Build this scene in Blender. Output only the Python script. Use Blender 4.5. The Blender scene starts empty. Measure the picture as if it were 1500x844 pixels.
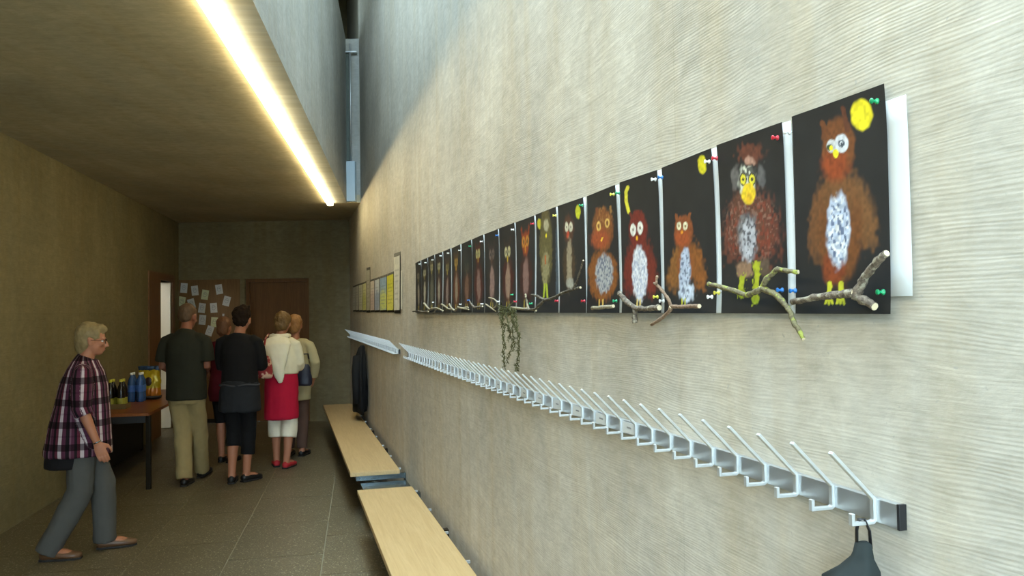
import bpy, bmesh, math, random
import numpy as np
from mathutils import Vector, Matrix, noise as mnoise

S = bpy.context.scene
COL = S.collection
PI = math.pi
random.seed(7)

# ------------------------------------------------------------------ camera
FPX, CX, CY = 1190.0, 750.0, 422.0
EYE = Vector((0, 0, 1.65))
PITCH, ROLL = math.radians(1.62), math.radians(-0.9)
CAM_R = Matrix.Rotation(PI / 2 + PITCH, 3, 'X') @ Matrix.Rotation(ROLL, 3, 'Z')
cd = bpy.data.cameras.new('camera')
cam = bpy.data.objects.new('camera', cd)
COL.objects.link(cam)
cam.matrix_world = Matrix.Translation(EYE) @ CAM_R.to_4x4()
cd.sensor_width = 36
cd.lens = 36 * FPX / 1500
cd.clip_start = 0.05
S.camera = cam

# ------------------------------------------------------------------ sky, exposure
S.view_settings.view_transform = 'Standard'
S.view_settings.look = 'None'
S.view_settings.gamma = 1.0
S.view_settings.use_curve_mapping = False
S.view_settings.exposure = 0.0
SKY = 21.0
LED = 22.0
w = bpy.data.worlds.new('sky')
S.world = w
w.use_nodes = True
bg = w.node_tree.nodes['Background']
bg.inputs[0].default_value = (0.62, 0.835, 1.0, 1)
bg.inputs[1].default_value = SKY


# ------------------------------------------------------------------ pixel -> place helpers
def ray(px, py):
    return CAM_R @ Vector(((px - CX) / FPX, -(py - CY) / FPX, -1.0))


def on_z(px, py, z):
    d = ray(px, py)
    return EYE + d * ((z - EYE.z) / d.z)


def on_y(px, py, y):
    d = ray(px, py)
    return EYE + d * ((y - EYE.y) / d.y)


def hdir(px, py):
    d = ray(px, py)
    d.z = 0
    return d.normalized()


DR = hdir(420, 460.5)                       # direction the right wall runs in
NR = Vector((-DR.y, DR.x, 0))               # its normal, into the room
PR = Vector((0.977, 0, 0))


def on_rw(px, py, out=0.0):
    d = ray(px, py)
    p = PR + NR * out
    return EYE + d * ((p - EYE).dot(NR) / d.dot(NR))


def rw_s(p):
    return (p - PR).dot(DR)


def RW(s, z, out=0.0):
    p = PR + DR * s + NR * out
    return Vector((p.x, p.y, z))


RW_ROT = math.atan2(DR.y, DR.x)             # object rotation: local x along wall, local y into room
DL = hdir(522, 459.5)
PL = on_z(0, 783.6, 0)
NL = Vector((DL.y, -DL.x, 0))               # into the room


def LW(s, z, out=0.0):
    p = PL + DL * s + NL * out
    return Vector((p.x, p.y, z))


def lw_s_px(px, py=460):
    d = ray(px, py)
    p = EYE + d * ((PL - EYE).dot(NL) / d.dot(NL))
    return (p - PL).dot(DL)


FARY = on_z(480, 617, 0).y
CEIL = 3.10


# ------------------------------------------------------------------ object helpers
def link(o, parent=None):
    COL.objects.link(o)
    if parent is not None:
        o.parent = parent
    return o


def obj(name, bm, mat, parent=None, smooth=False, loc=None, rotz=0.0):
    me = bpy.data.meshes.new(name)
    bmesh.ops.recalc_face_normals(bm, faces=bm.faces[:])
    bm.to_mesh(me)
    bm.free()
    if smooth:
        for p in me.polygons:
            p.use_smooth = True
    mats = mat if isinstance(mat, (list, tuple)) else [mat]
    for m in mats:
        me.materials.append(m)
    o = bpy.data.objects.new(name, me)
    if loc is not None:
        o.location = loc
    o.rotation_euler.z = rotz
    return link(o, parent)


def tag(o, label=None, cat=None, group=None, kind=None):
    if label:
        o['label'] = label
    if cat:
        o['category'] = cat
    if group:
        o['group'] = group
    if kind:
        o['kind'] = kind
    return o


def thing(name, label, cat, loc=(0, 0, 0), rotz=0.0, group=None):
    o = bpy.data.objects.new(name, None)
    o.empty_display_size = 0.1
    o.location = loc
    o.rotation_euler.z = rotz
    link(o)
    return tag(o, label, cat, group)


def add_box(bm, lo, hi, mi=0):
    x0, y0, z0 = lo
    x1, y1, z1 = hi
    vs = [bm.verts.new(p) for p in ((x0, y0, z0), (x1, y0, z0), (x1, y1, z0), (x0, y1, z0),
                                    (x0, y0, z1), (x1, y0, z1), (x1, y1, z1), (x0, y1, z1))]
    fs = []
    for f in ((0, 3, 2, 1), (4, 5, 6, 7), (0, 1, 5, 4), (1, 2, 6, 5), (2, 3, 7, 6), (3, 0, 4, 7)):
        fc = bm.faces.new([vs[i] for i in f])
        fc.material_index = mi
        fs.append(fc)
    return fs


def box_bm(*boxes, bevel=0.0):
    bm = bmesh.new()
    for lo, hi in boxes:
        add_box(bm, lo, hi)
    if bevel:
        bmesh.ops.bevel(bm, geom=bm.edges[:], offset=bevel, segments=2, affect='EDGES', profile=0.6)
    return bm


def add_prism(bm, pts, z0, z1):
    lo = [bm.verts.new((p[0], p[1], z0)) for p in pts]
    hi = [bm.verts.new((p[0], p[1], z1)) for p in pts]
    n = len(pts)
    bm.faces.new(lo[::-1])
    bm.faces.new(hi)
    for i in range(n):
        bm.faces.new((lo[i], lo[(i + 1) % n], hi[(i + 1) % n], hi[i]))


def add_tube(bm, pts, radii, n=10, side=(1, 0, 0), caps=True, mi=0):
    """closed tube through pts; radii are numbers or (along side, across) pairs"""
    pts = [Vector(p) for p in pts]
    side = Vector(side)
    rings = []
    m = len(pts)
    for i, p in enumerate(pts):
        t = (pts[min(i + 1, m - 1)] - pts[max(i - 1, 0)]).normalized()
        a = side - t * side.dot(t)
        if a.length < 1e-3:
            a = Vector((0, 1, 0)) - t * t.y
            if a.length < 1e-3:
                a = Vector((0, 0, 1)) - t * t.z
        a.normalize()
        b = t.cross(a)
        r = radii[i]
        ra, rb = r if isinstance(r, (tuple, list)) else (r, r)
        rings.append([bm.verts.new(p + a * (ra * math.cos(2 * PI * k / n)) + b * (rb * math.sin(2 * PI * k / n)))
                      for k in range(n)])
    for i in range(m - 1):
        for k in range(n):
            f = bm.faces.new((rings[i][k], rings[i][(k + 1) % n], rings[i + 1][(k + 1) % n], rings[i + 1][k]))
            f.material_index = mi
    if caps:
        for rg, rev in ((rings[0], True), (rings[-1], False)):
            f = bm.faces.new(rg[::-1] if rev else rg)
            f.material_index = mi
    return rings


def add_ball(bm, c, r, n=10, m=7, mat=None):
    """ellipsoid, r = (rx, ry, rz)"""
    c = Vector(c)
    if not isinstance(r, (tuple, list)):
        r = (r, r, r)
    rows = []
    for j in range(1, m):
        th = PI * j / m
        row = []
        for k in range(n):
            ph = 2 * PI * k / n
            v = Vector((r[0] * math.sin(th) * math.cos(ph), r[1] * math.sin(th) * math.sin(ph), r[2] * math.cos(th)))
            row.append(bm.verts.new(c + (mat @ v if mat else v)))
        rows.append(row)
    tv = Vector((0, 0, r[2]))
    top = bm.verts.new(c + (mat @ tv if mat else tv))
    bot = bm.verts.new(c - (mat @ tv if mat else tv))
    for k in range(n):
        bm.faces.new((top, rows[0][k], rows[0][(k + 1) % n]))
        bm.faces.new((bot, rows[-1][(k + 1) % n], rows[-1][k]))
        for j in range(m - 2):
            bm.faces.new((rows[j][k], rows[j + 1][k], rows[j + 1][(k + 1) % n], rows[j][(k + 1) % n]))


def add_lathe(bm, prof, n=12, base=(0, 0, 0), axis=None):
    """prof: (radius, height) pairs; axis: matrix turning +z"""
    base = Vector(base)
    rings = []
    for r, h in prof:
        row = []
        for k in range(n):
            v = Vector((max(r, 1e-5) * math.cos(2 * PI * k / n), max(r, 1e-5) * math.sin(2 * PI * k / n), h))
            row.append(bm.verts.new(base + (axis @ v if axis else v)))
        rings.append(row)
    for i in range(len(rings) - 1):
        for k in range(n):
            bm.faces.new((rings[i][k], rings[i][(k + 1) % n], rings[i + 1][(k + 1) % n], rings[i + 1][k]))
    bm.faces.new(rings[0][::-1])
    bm.faces.new(rings[-1])


def fused(name, bm, mat, parent=None, voxel=0.009, smooth=4, fold=0.0, fscale=9.0, post=None, keep=0.5):
    """join overlapping closed shells into one continuous skin"""
    me = bpy.data.meshes.new('shells')
    bmesh.ops.recalc_face_normals(bm, faces=bm.faces[:])
    bm.to_mesh(me)
    bm.free()
    t = bpy.data.objects.new('shells', me)
    COL.objects.link(t)
    r = t.modifiers.new('r', 'REMESH')
    r.mode = 'VOXEL'
    r.voxel_size = voxel
    if smooth:
        s = t.modifiers.new('s', 'SMOOTH')
        s.iterations = smooth
        s.factor = keep
    dg = bpy.context.evaluated_depsgraph_get()
    out = bpy.data.meshes.new_from_object(t.evaluated_get(dg))
    bpy.data.objects.remove(t)
    bpy.data.meshes.remove(me)
    out.name = name
    if fold:
        nrm = [v.normal.copy() for v in out.vertices]
        for v, nn in zip(out.vertices, nrm):
            q = v.co
            d = mnoise.noise(Vector((q.x * fscale, q.y * fscale, q.z * fscale * 0.55)))
            d += 0.5 * mnoise.noise(Vector((q.x * fscale * 2.2 + 5, q.y * fscale * 2.2, q.z * fscale * 1.5)))
            v.co = q + nn * (fold * d)
    if post:
        post(out)
    for p in out.polygons:
        p.use_smooth = True
    out.materials.clear()
    out.materials.append(mat)
    o = bpy.data.objects.new(name, out)
    return link(o, parent)


# ------------------------------------------------------------------ materials
def srgb(r, g, b):
    def f(c):
        c = c / 255.0
        return c / 12.92 if c <= 0.04045 else ((c + 0.055) / 1.055) ** 2.4
    return (f(r), f(g), f(b), 1.0)


def newmat(name):
    m = bpy.data.materials.new(name)
    m.use_nodes = True
    nt = m.node_tree
    return m, nt, nt.nodes['Principled BSDF']


def mix_rgb(nt, fac, a, b, mode='MIX'):
    n = nt.nodes.new('ShaderNodeMix')
    n.data_type = 'RGBA'
    n.blend_type = mode
    for sock, val in ((n.inputs[0], fac), (n.inputs[6], a), (n.inputs[7], b)):
        if hasattr(val, 'is_linked') or isinstance(val, bpy.types.NodeSocket):
            nt.links.new(val, sock)
        else:
            sock.default_value = val
    return n.outputs[2]


def ramp(nt, src, lo, hi, a=(0, 0, 0, 1), b=(1, 1, 1, 1)):
    n = nt.nodes.new('ShaderNodeValToRGB')
    n.color_ramp.elements[0].position = lo
    n.color_ramp.elements[1].position = hi
    n.color_ramp.elements[0].color = a
    n.color_ramp.elements[1].color = b
    nt.links.new(src, n.inputs[0])
    return n.outputs[0]


def mapped(nt, scale, kind='Object', rot=(0, 0, 0), loc=(0, 0, 0)):
    tc = nt.nodes.new('ShaderNodeTexCoord')
    mp = nt.nodes.new('ShaderNodeMapping')
    mp.inputs['Scale'].default_value = scale
    mp.inputs['Rotation'].default_value = rot
    mp.inputs['Location'].default_value = loc
    nt.links.new(tc.outputs[kind], mp.inputs[0])
    return mp.outputs[0]


def tex_noise(nt, vec, scale=1.0, detail=4, rough=0.55, dist=0.0):
    n = nt.nodes.new('ShaderNodeTexNoise')
    n.inputs['Scale'].default_value = scale
    n.inputs['Detail'].default_value = detail
    n.inputs['Roughness'].default_value = rough
    n.inputs['Distortion'].default_value = dist
    nt.links.new(vec, n.inputs['Vector'])
    return n.outputs['Fac']


def bump(nt, h, bsdf, strength=0.3, dist=0.01, prev=None):
    n = nt.nodes.new('ShaderNodeBump')
    n.inputs['Strength'].default_value = strength
    n.inputs['Distance'].default_value = dist
    nt.links.new(h, n.inputs['Height'])
    if prev is not None:
        nt.links.new(prev, n.inputs['Normal'])
    nt.links.new(n.outputs[0], bsdf.inputs['Normal'])
    return n.outputs[0]


def simple(name, col, rough=0.6, metal=0.0, var=0.12, nscale=30.0, bstr=0.0, spec=0.4):
    m, nt, b = newmat(name)
    v = mapped(nt, (1, 1, 1))
    f = tex_noise(nt, v, nscale, 4)
    dk = tuple(c * (1 - var) for c in col[:3]) + (1,)
    lt = tuple(min(1, c * (1 + var)) for c in col[:3]) + (1,)
    nt.links.new(mix_rgb(nt, f, dk, lt), b.inputs['Base Color'])
    b.inputs['Roughness'].default_value = rough
    b.inputs['Metallic'].default_value = metal
    b.inputs['Specular IOR Level'].default_value = spec
    if bstr:
        bump(nt, f, b, bstr, 0.004)
    return m


def concrete(name, base, horiz='XZ', grain=1.0, wave=True, stain=0.36):
    m, nt, b = newmat(name)
    wall = horiz == 'XZ'
    rot = (PI / 2, 0, 0) if wall else (0, 0, 0)
    tc = nt.nodes.new('ShaderNodeTexCoord')
    sep = nt.nodes.new('ShaderNodeSeparateXYZ')
    nt.links.new(tc.outputs['Object'], sep.inputs[0])
    cmb = nt.nodes.new('ShaderNodeCombineXYZ')
    nt.links.new(sep.outputs['X'], cmb.inputs['X'])
    nt.links.new(sep.outputs['Z' if wall else 'Y'], cmb.inputs['Y'])
    wob = nt.nodes.new('ShaderNodeTexNoise')
    wob.inputs['Scale'].default_value = 1.0
    wob.inputs['Detail'].default_value = 2.0
    wm = nt.nodes.new('ShaderNodeMapping')
    wm.inputs['Scale'].default_value = (1.8, 5.0, 1)
    nt.links.new(cmb.outputs[0], wm.inputs[0])
    nt.links.new(wm.outputs[0], wob.inputs['Vector'])
    sh = nt.nodes.new('ShaderNodeVectorMath')
    sh.operation = 'MULTIPLY_ADD'
    sh.inputs[1].default_value = (0, 0.07, 0)
    nt.links.new(wob.outputs['Color'], sh.inputs[0])
    nt.links.new(cmb.outputs[0], sh.inputs[2])
    P = sh.outputs[0]

    def mp(scale, loc=(0, 0, 0)):
        k = nt.nodes.new('ShaderNodeMapping')
        k.inputs['Scale'].default_value = scale
        k.inputs['Location'].default_value = loc
        nt.links.new(P, k.inputs[0])
        return k.outputs[0]
    big = tex_noise(nt, mp((0.9, 0.8, 1)), 1.3, 5, 0.6, 0.3)
    vert = tex_noise(nt, mp((5.5, 0.45, 1)), 1.2, 4, 0.6)
    streak = tex_noise(nt, mp((2.2, 60, 1)), 1.6, 5, 0.65, 0.4)
    fine = tex_noise(nt, mp((40, 60, 1)), 2.0, 3, 0.6)
    speck = tex_noise(nt, mp((25, 25, 1)), 3.0, 2, 0.5)
    c = srgb(*base)
    dk = tuple(x * 0.76 for x in c[:3]) + (1,)
    lt = tuple(min(1, x * 1.14) for x in c[:3]) + (1,)
    warm = (c[0] * 0.88, c[1] * 0.80, c[2] * 0.66, 1)
    col = mix_rgb(nt, ramp(nt, big, 0.3, 0.72), dk, lt)
    col = mix_rgb(nt, ramp(nt, vert, 0.42, 0.75, (0, 0, 0, 1), (stain * 2, stain * 2, stain * 2, 1)), col, warm)
    stk = nt.nodes.new('ShaderNodeMix')
    stk.data_type = 'RGBA'
    stk.blend_type = 'MULTIPLY'
    stk.inputs[0].default_value = 0.32 * grain
    nt.links.new(col, stk.inputs[6])
    nt.links.new(ramp(nt, streak, 0.34, 0.62, (0.72, 0.70, 0.66, 1), (1.05, 1.05, 1.05, 1)), stk.inputs[7])
    col = stk.outputs[2]
    mott = tex_noise(nt, mp((7, 11, 1), (4, 2, 0)), 1.5, 6, 0.68, 0.5)
    col = mix_rgb(nt, 0.75, col, ramp(nt, mott, 0.30, 0.72, (0.76, 0.75, 0.72, 1), (1.12, 1.12, 1.12, 1)), 'MULTIPLY')
    scr = tex_noise(nt, mp((14, 120, 1), (1, 9, 0)), 1.3, 4, 0.7)
    col = mix_rgb(nt, 0.5 * grain, col, ramp(nt, scr, 0.36, 0.66, (0.80, 0.79, 0.77, 1), (1.10, 1.10, 1.10, 1)), 'MULTIPLY')
    col = mix_rgb(nt, ramp(nt, speck, 0.68, 0.76), col, tuple(x * 0.72 for x in c[:3]) + (1,))
    # shuttering boards: faint joints
    br = nt.nodes.new('ShaderNodeTexBrick')
    br.offset = 0.0
    br.inputs['Scale'].default_value = 1.0
    br.inputs['Brick Width'].default_value = 2.45
    br.inputs['Row Height'].default_value = 0.62
    br.inputs['Mortar Size'].default_value = 0.0035
    br.inputs['Mortar Smooth'].default_value = 0.4
    br.inputs['Color1'].default_value = (1, 1, 1, 1)
    br.inputs['Color2'].default_value = (0.93, 0.93, 0.92, 1)
    br.inputs['Mortar'].default_value = (0.86, 0.86, 0.85, 1)
    bmv = nt.nodes.new('ShaderNodeMapping')
    bmv.inputs['Location'].default_value = (0.35, 0.17, 0)
    nt.links.new(cmb.outputs[0], bmv.inputs[0])
    nt.links.new(bmv.outputs[0], br.inputs['Vector'])
    col = mix_rgb(nt, 0.6, col, br.outputs['Color'], 'MULTIPLY')
    nt.links.new(col, b.inputs['Base Color'])
    b.inputs['Roughness'].default_value = 0.72
    b.inputs['Specular IOR Level'].default_value = 0.25
    nrm = None
    if wave:
        wv = nt.nodes.new('ShaderNodeTexWave')
        wv.wave_type = 'BANDS'
        wv.bands_direction = 'Y'
        wv.inputs['Scale'].default_value = 1.0
        wv.inputs['Distortion'].default_value = 9.0
        wv.inputs['Detail'].default_value = 3.0
        wv.inputs['Detail Scale'].default_value = 0.35
        wv.inputs['Detail Roughness'].default_value = 0.6
        nt.links.new(mp((1.4, 46, 1)), wv.inputs['Vector'])
        patch = ramp(nt, tex_noise(nt, mp((1.1, 2.0, 1), (3, 7, 0)), 1.4, 3), 0.4, 0.62, (0.15, 0.15, 0.15, 1))
        hgt = mix_rgb(nt, 1.0, wv.outputs['Fac'], patch, 'MULTIPLY')
        nrm = bump(nt, hgt, b, 0.11 * grain, 0.003)
        col2 = mix_rgb(nt, 0.07 * grain, col, mix_rgb(nt, hgt, (0.82, 0.82, 0.8, 1), (1.1, 1.1, 1.1, 1)), 'MULTIPLY')
        nt.links.new(col2, b.inputs['Base Color'])
    nrm = bump(nt, streak, b, 0.12 * grain, 0.006, nrm)
    bump(nt, fine, b, 0.12, 0.003, nrm)
    return m


def wood(name, a, bcol, axis='X', scale=1.0, rough=0.45, contrast=1.0):
    m, nt, b = newmat(name)
    st = {'X': (1.2, 22, 22), 'Y': (22, 1.2, 22), 'Z': (22, 22, 1.2)}[axis]
    v = mapped(nt, tuple(s * scale for s in st))
    f = tex_noise(nt, v, 1.6, 6, 0.6, 1.2)
    f2 = tex_noise(nt, mapped(nt, tuple(s * scale * 3.2 for s in st)), 2.0, 3)
    col = mix_rgb(nt, ramp(nt, f, 0.32, 0.7), srgb(*a), srgb(*bcol))
    col = mix_rgb(nt, ramp(nt, f2, 0.55, 0.7, (0, 0, 0, 1), (0.35 * contrast,) * 3 + (1,)), col, tuple(x * 0.72 for x in srgb(*a)[:3]) + (1,))
    nt.links.new(col, b.inputs['Base Color'])
    b.inputs['Roughness'].default_value = rough
    b.inputs['Specular IOR Level'].default_value = 0.35
    bump(nt, f2, b, 0.08, 0.002)
    return m


M = {}
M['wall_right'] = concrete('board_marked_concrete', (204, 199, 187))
M['wall_left'] = concrete('board_marked_concrete_shaded', (132, 122, 90), stain=0.4)  # same concrete as the right wall, shade put into a darker base colour
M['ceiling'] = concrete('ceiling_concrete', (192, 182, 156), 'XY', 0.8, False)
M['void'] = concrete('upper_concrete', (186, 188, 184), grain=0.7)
M['far'] = concrete('far_wall_concrete_shaded', (128, 118, 90))  # same concrete again, base colour darkened to stand in for dim light
M['dark_door'] = wood('brown_door_veneer', (92, 62, 34), (116, 80, 44), 'Z', 1.0, 0.5)
M['panel_door'] = wood('brown_panel_veneer', (104, 76, 44), (122, 92, 56), 'Z', 1.0, 0.55)
M['jamb'] = wood('brown_jamb_veneer', (104, 70, 40), (126, 88, 52), 'Z', 1.0, 0.5)
M['bench'] = wood('pale_beech', (176, 146, 100), (192, 164, 117), 'X', 1.0, 0.42, 0.7)
M['bench_edge'] = wood('beech_edge', (176, 140, 88), (196, 160, 106), 'X', 1.0, 0.5)
M['table'] = wood('reddish_brown_table', (122, 68, 30), (142, 82, 38), 'Y', 0.8, 0.4)
M['white_paint'] = simple('white_door_paint', srgb(226, 224, 214), 0.4, 0, 0.03)
M['alu'] = simple('satin_aluminium', srgb(196, 200, 202), 0.36, 0.85, 0.04, 60)
M['alu_white'] = simple('pale_hook_aluminium', srgb(198, 201, 200), 0.4, 0.6, 0.04, 60)
M['steel'] = simple('polished_steel', srgb(120, 132, 136), 0.22, 1.0, 0.1, 20)
M['black_plastic'] = simple('black_plastic', srgb(28, 28, 30), 0.45)
M['dark_metal'] = simple('dark_metal', srgb(40, 36, 30), 0.45, 0.6)
M['grout'] = simple('grout', srgb(138, 132, 108), 0.9, 0, 0.1, 60)
M['paper'] = simple('white_paper', srgb(198, 199, 196), 0.75, 0, 0.02, 12)
M['black_card'] = simple('black_card', srgb(40, 40, 40), 0.7, 0, 0.1, 40)
M['dark_frame'] = simple('dark_brown_card', srgb(58, 52, 38), 0.7, 0, 0.1, 40)
M['grey_mark'] = simple('grey_ink', srgb(128, 130, 132), 0.8, 0, 0.25, 300)


def tile_mat():
    m, nt, b = newmat('speckled_stone_tile')
    oi = nt.nodes.new('ShaderNodeObjectInfo')
    v = mapped(nt, (1, 1, 1))
    f = tex_noise(nt, v, 90, 3, 0.7)
    g = tex_noise(nt, v, 2.2, 4)
    vo = nt.nodes.new('ShaderNodeTexVoronoi')
    vo.inputs['Scale'].default_value = 130
    nt.links.new(v, vo.inputs['Vector'])
    col = mix_rgb(nt, ramp(nt, f, 0.35, 0.68), srgb(72, 64, 47), srgb(120, 109, 84))
    col = mix_rgb(nt, ramp(nt, vo.outputs['Color'], 0.80, 0.9), col, srgb(164, 158, 134))
    col = mix_rgb(nt, ramp(nt, vo.outputs['Color'], 0.10, 0.2, (0.7, 0.7, 0.7, 1), (0, 0, 0, 1)), col, srgb(58, 56, 48))
    col = mix_rgb(nt, 0.5, col, ramp(nt, g, 0.3, 0.7, (0.85, 0.85, 0.85, 1), (1.1, 1.1, 1.1, 1)), 'MULTIPLY')
    col = mix_rgb(nt, 0.6, col, ramp(nt, oi.outputs['Random'], 0, 1, (0.88, 0.88, 0.88, 1), (1.08, 1.08, 1.08, 1)), 'MULTIPLY')
    nt.links.new(col, b.inputs['Base Color'])
    b.inputs['Roughness'].default_value = 0.42
    bump(nt, f, b, 0.05, 0.002)
    return m


M['tile'] = tile_mat()


def art_mat():
    m, nt, b = newmat('poster_paint_on_card')
    a = nt.nodes.new('ShaderNodeAttribute')
    a.attribute_name = 'art'
    nt.links.new(a.outputs['Color'], b.inputs['Base Color'])
    b.inputs['Roughness'].default_value = 0.62
    b.inputs['Specular IOR Level'].default_value = 0.3
    return m


M['art'] = art_mat()


def emit_mat(name, col, strength):
    m, nt, b = newmat(name)
    b.inputs['Base Color'].default_value = (0.8, 0.8, 0.8, 1)
    b.inputs['Emission Color'].default_value = col
    b.inputs['Emission Strength'].default_value = strength
    return m


M['led'] = emit_mat('lit_tube_diffuser', (1.0, 0.84, 0.48, 1), LED)


# ================================================================== THE SETTING
s_far = (FARY - PR.y) / DR.y                 # right wall meets far wall
sL_far = (FARY - PL.y) / DL.y
BACK = -1.6
s_back = (BACK - PR.y) / DR.y
sL_back = (BACK - PL.y) / DL.y
TOP = 6.6

# ceiling edge (the lower edge of the void's left side)
E1 = on_z(370, 0, CEIL)
E2 = on_z(497, 272, CEIL)
DE = (E2 - E1)
DE.z = 0
DE.normalize()
VOID_Y = on_z(503, 297, CEIL).y


def edge_at(y):
    return E1 + DE * ((y - E1.y) / DE.y)


def rw_at(y):
    return RW((y - PR.y) / DR.y, 0)


def lw_at(y):
    return LW((y - PL.y) / DL.y, 0)


ROT_R = RW_ROT
# right wall (local x along the wall, local -y.. thickness behind)
wr = obj('wall_right', box_bm(((s_back, -0.25, 0), (s_far + 2.0, 0, TOP))), M['wall_right'],
         loc=(PR.x, PR.y, 0), rotz=RW_ROT)
tag(wr, 'tall board-marked concrete wall carrying the owl paintings', kind='structure')

# left wall with a doorway near the far end
ROT_L = math.atan2(DL.y, DL.x)
d0 = lw_s_px(233.5, 520)
d1 = lw_s_px(252, 520)
DOORH = 2.16
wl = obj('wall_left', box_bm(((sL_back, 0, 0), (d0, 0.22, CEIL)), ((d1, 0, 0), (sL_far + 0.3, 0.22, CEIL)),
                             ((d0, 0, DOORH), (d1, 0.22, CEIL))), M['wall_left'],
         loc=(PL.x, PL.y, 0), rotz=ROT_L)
tag(wl, 'bare concrete wall behind the woman in the plaid shirt', kind='structure')

# far wall with two door recesses
def fx(px, py=500):
    return on_y(px, py, FARY).x


def fz(px, py):
    return on_y(px, py, FARY).z


xl = lw_at(FARY).x
xr = rw_at(FARY).x
a0, a1 = fx(257.5), fx(352)
b0, b1 = fx(359), fx(453)
zt = fz(405, 408)
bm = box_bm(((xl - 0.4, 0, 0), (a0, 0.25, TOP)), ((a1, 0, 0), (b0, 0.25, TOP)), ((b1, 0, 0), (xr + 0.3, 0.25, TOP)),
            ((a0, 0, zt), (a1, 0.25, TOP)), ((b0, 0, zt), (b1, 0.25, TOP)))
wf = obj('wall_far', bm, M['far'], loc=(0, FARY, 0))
tag(wf, 'concrete end wall with two brown doors', kind='structure')

# back wall behind the camera
wx0, wx1, wz0, wz1 = rw_at(BACK).x - 2.3, rw_at(BACK).x - 0.12, 0.1, 2.95
bxl, bxr = lw_at(BACK).x - 0.3, rw_at(BACK).x + 0.3
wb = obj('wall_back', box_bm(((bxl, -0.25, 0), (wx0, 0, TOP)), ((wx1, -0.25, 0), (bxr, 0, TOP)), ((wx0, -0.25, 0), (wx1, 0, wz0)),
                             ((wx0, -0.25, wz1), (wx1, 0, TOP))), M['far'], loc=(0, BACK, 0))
tag(wb, kind='structure')
wn = obj('window_1', box_bm(((wx0, -0.16, wz0), (wx0 + 0.06, -0.08, wz1)), ((wx1 - 0.06, -0.16, wz0), (wx1, -0.08, wz1)),
                            ((wx0, -0.16, wz0), (wx1, -0.08, wz0 + 0.06)), ((wx0, -0.16, wz1 - 0.06), (wx1, -0.08, wz1)),
                            (((wx0 + wx1) / 2 - 0.03, -0.16, wz0), ((wx0 + wx1) / 2 + 0.03, -0.08, wz1))), M['dark_metal'], loc=(0, BACK, 0))
tag(wn, kind='structure')
gr_ = obj('ground_outside', box_bm(((-12, -30, -0.4), (12, -0.3, -0.2))), M['grout'], loc=(0, BACK, 0))
tag(gr_, kind='structure')
p2 = bpy.data.lights.new('window_portal', 'AREA')
p2.shape = 'RECTANGLE'
p2.size, p2.size_y = wx1 - wx0, wz1 - wz0
po2 = bpy.data.objects.new('window_portal', p2)
po2.location = ((wx0 + wx1) / 2, BACK - 0.05, (wz0 + wz1) / 2)
po2.rotation_euler = (PI / 2, 0, PI)
link(po2)
p2.cycles.is_portal = True

# ceiling slab
bm = bmesh.new()
e_b, e_f = edge_at(BACK - 0.2), edge_at(VOID_Y)
add_prism(bm, [(lw_at(BACK - 0.2).x - 0.2, BACK - 0.2), (e_b.x - 0.1, e_b.y), (e_f.x - 0.1, e_f.y), (rw_at(VOID_Y).x + 0.05, VOID_Y),
               (rw_at(FARY).x + 0.1, FARY + 0.2), (lw_at(FARY).x - 0.2, FARY + 0.2)], CEIL, CEIL + 0.1)
cl = obj('ceiling', bm, M['ceiling'])
tag(cl, 'low concrete ceiling beside the tall void', kind='structure')

# upstand wall on the ceiling edge (left side of the void)
ROT_E = math.atan2(DE.y, DE.x)
FTOP = 1.65 + (on_y(503.5, 57, VOID_Y).z - 1.65)
Le = (edge_at(VOID_Y) - edge_at(BACK)).length
wv = obj('wall_void', box_bm(((0, 0, CEIL - 0.0005), (Le - 0.002, 0.22, FTOP))), M['void'], loc=edge_at(BACK).xy.to_3d(), rotz=ROT_E)
tag(wv, 'pale concrete upstand along the edge of the low ceiling', kind='structure')
# end wall of the void and the upper storey
ex, rx = edge_at(VOID_Y).x, rw_at(VOID_Y).x
we = obj('wall_void_end', box_bm(((ex - 0.3, 0, CEIL + 0.1), (rx + 0.1, 0.2, FTOP)), ((ex - 4.5, 0, CEIL + 0.1), (ex - 0.3, 0.2, TOP)),
                                 ((ex - 1.0, 3.2, FTOP - 0.4), (rx + 0.1, 3.4, TOP)), ((ex - 1.0, 0.2, FTOP - 0.6), (rx + 0.1, 3.2, FTOP - 0.4)),
                                 ((ex - 1.2, 0.2, FTOP - 0.6), (ex - 1.0, 3.4, TOP))), M['void'], loc=(0, VOID_Y, 0))
tag(we, 'narrow end wall of the void with the pipe', kind='structure')
wu = obj('wall_upper', box_bm(((-0.2, 2.6, CEIL + 0.23), (Le, 2.8, TOP))), M['void'], loc=edge_at(BACK).xy.to_3d(), rotz=ROT_E)
tag(wu, kind='structure')
# roof with a long skylight opening over the void
SK0, SK1 = -1.3, 7.2
bm = bmesh.new()
eb, ef = edge_at(BACK - 0.2) - Vector((0.9, 0, 0)), edge_at(VOID_Y + 0.2) - Vector((0.9, 0, 0))
lb, lf = eb + Vector((-2.4, 0, 0)), ef + Vector((-2.4, 0, 0))
s0, s1 = edge_at(SK0) - Vector((0.9, 0, 0)), edge_at(SK1) - Vector((0.9, 0, 0))
add_prism(bm, [(lb.x, lb.y), (eb.x, eb.y), (ef.x, ef.y), (lf.x, lf.y)], TOP, TOP + 0.25)
add_prism(bm, [(ex - 1.2, VOID_Y), (rx + 0.25, VOID_Y), (rx - 0.7, VOID_Y + 3.4), (ex - 1.2, VOID_Y + 3.4)], TOP + 0.001, TOP + 0.26)
add_prism(bm, [(s1.x, s1.y), (rw_at(SK1).x + 0.25, SK1), (rw_at(VOID_Y).x + 0.25, VOID_Y + 0.2), (ef.x, ef.y)], TOP, TOP + 0.25)
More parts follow.
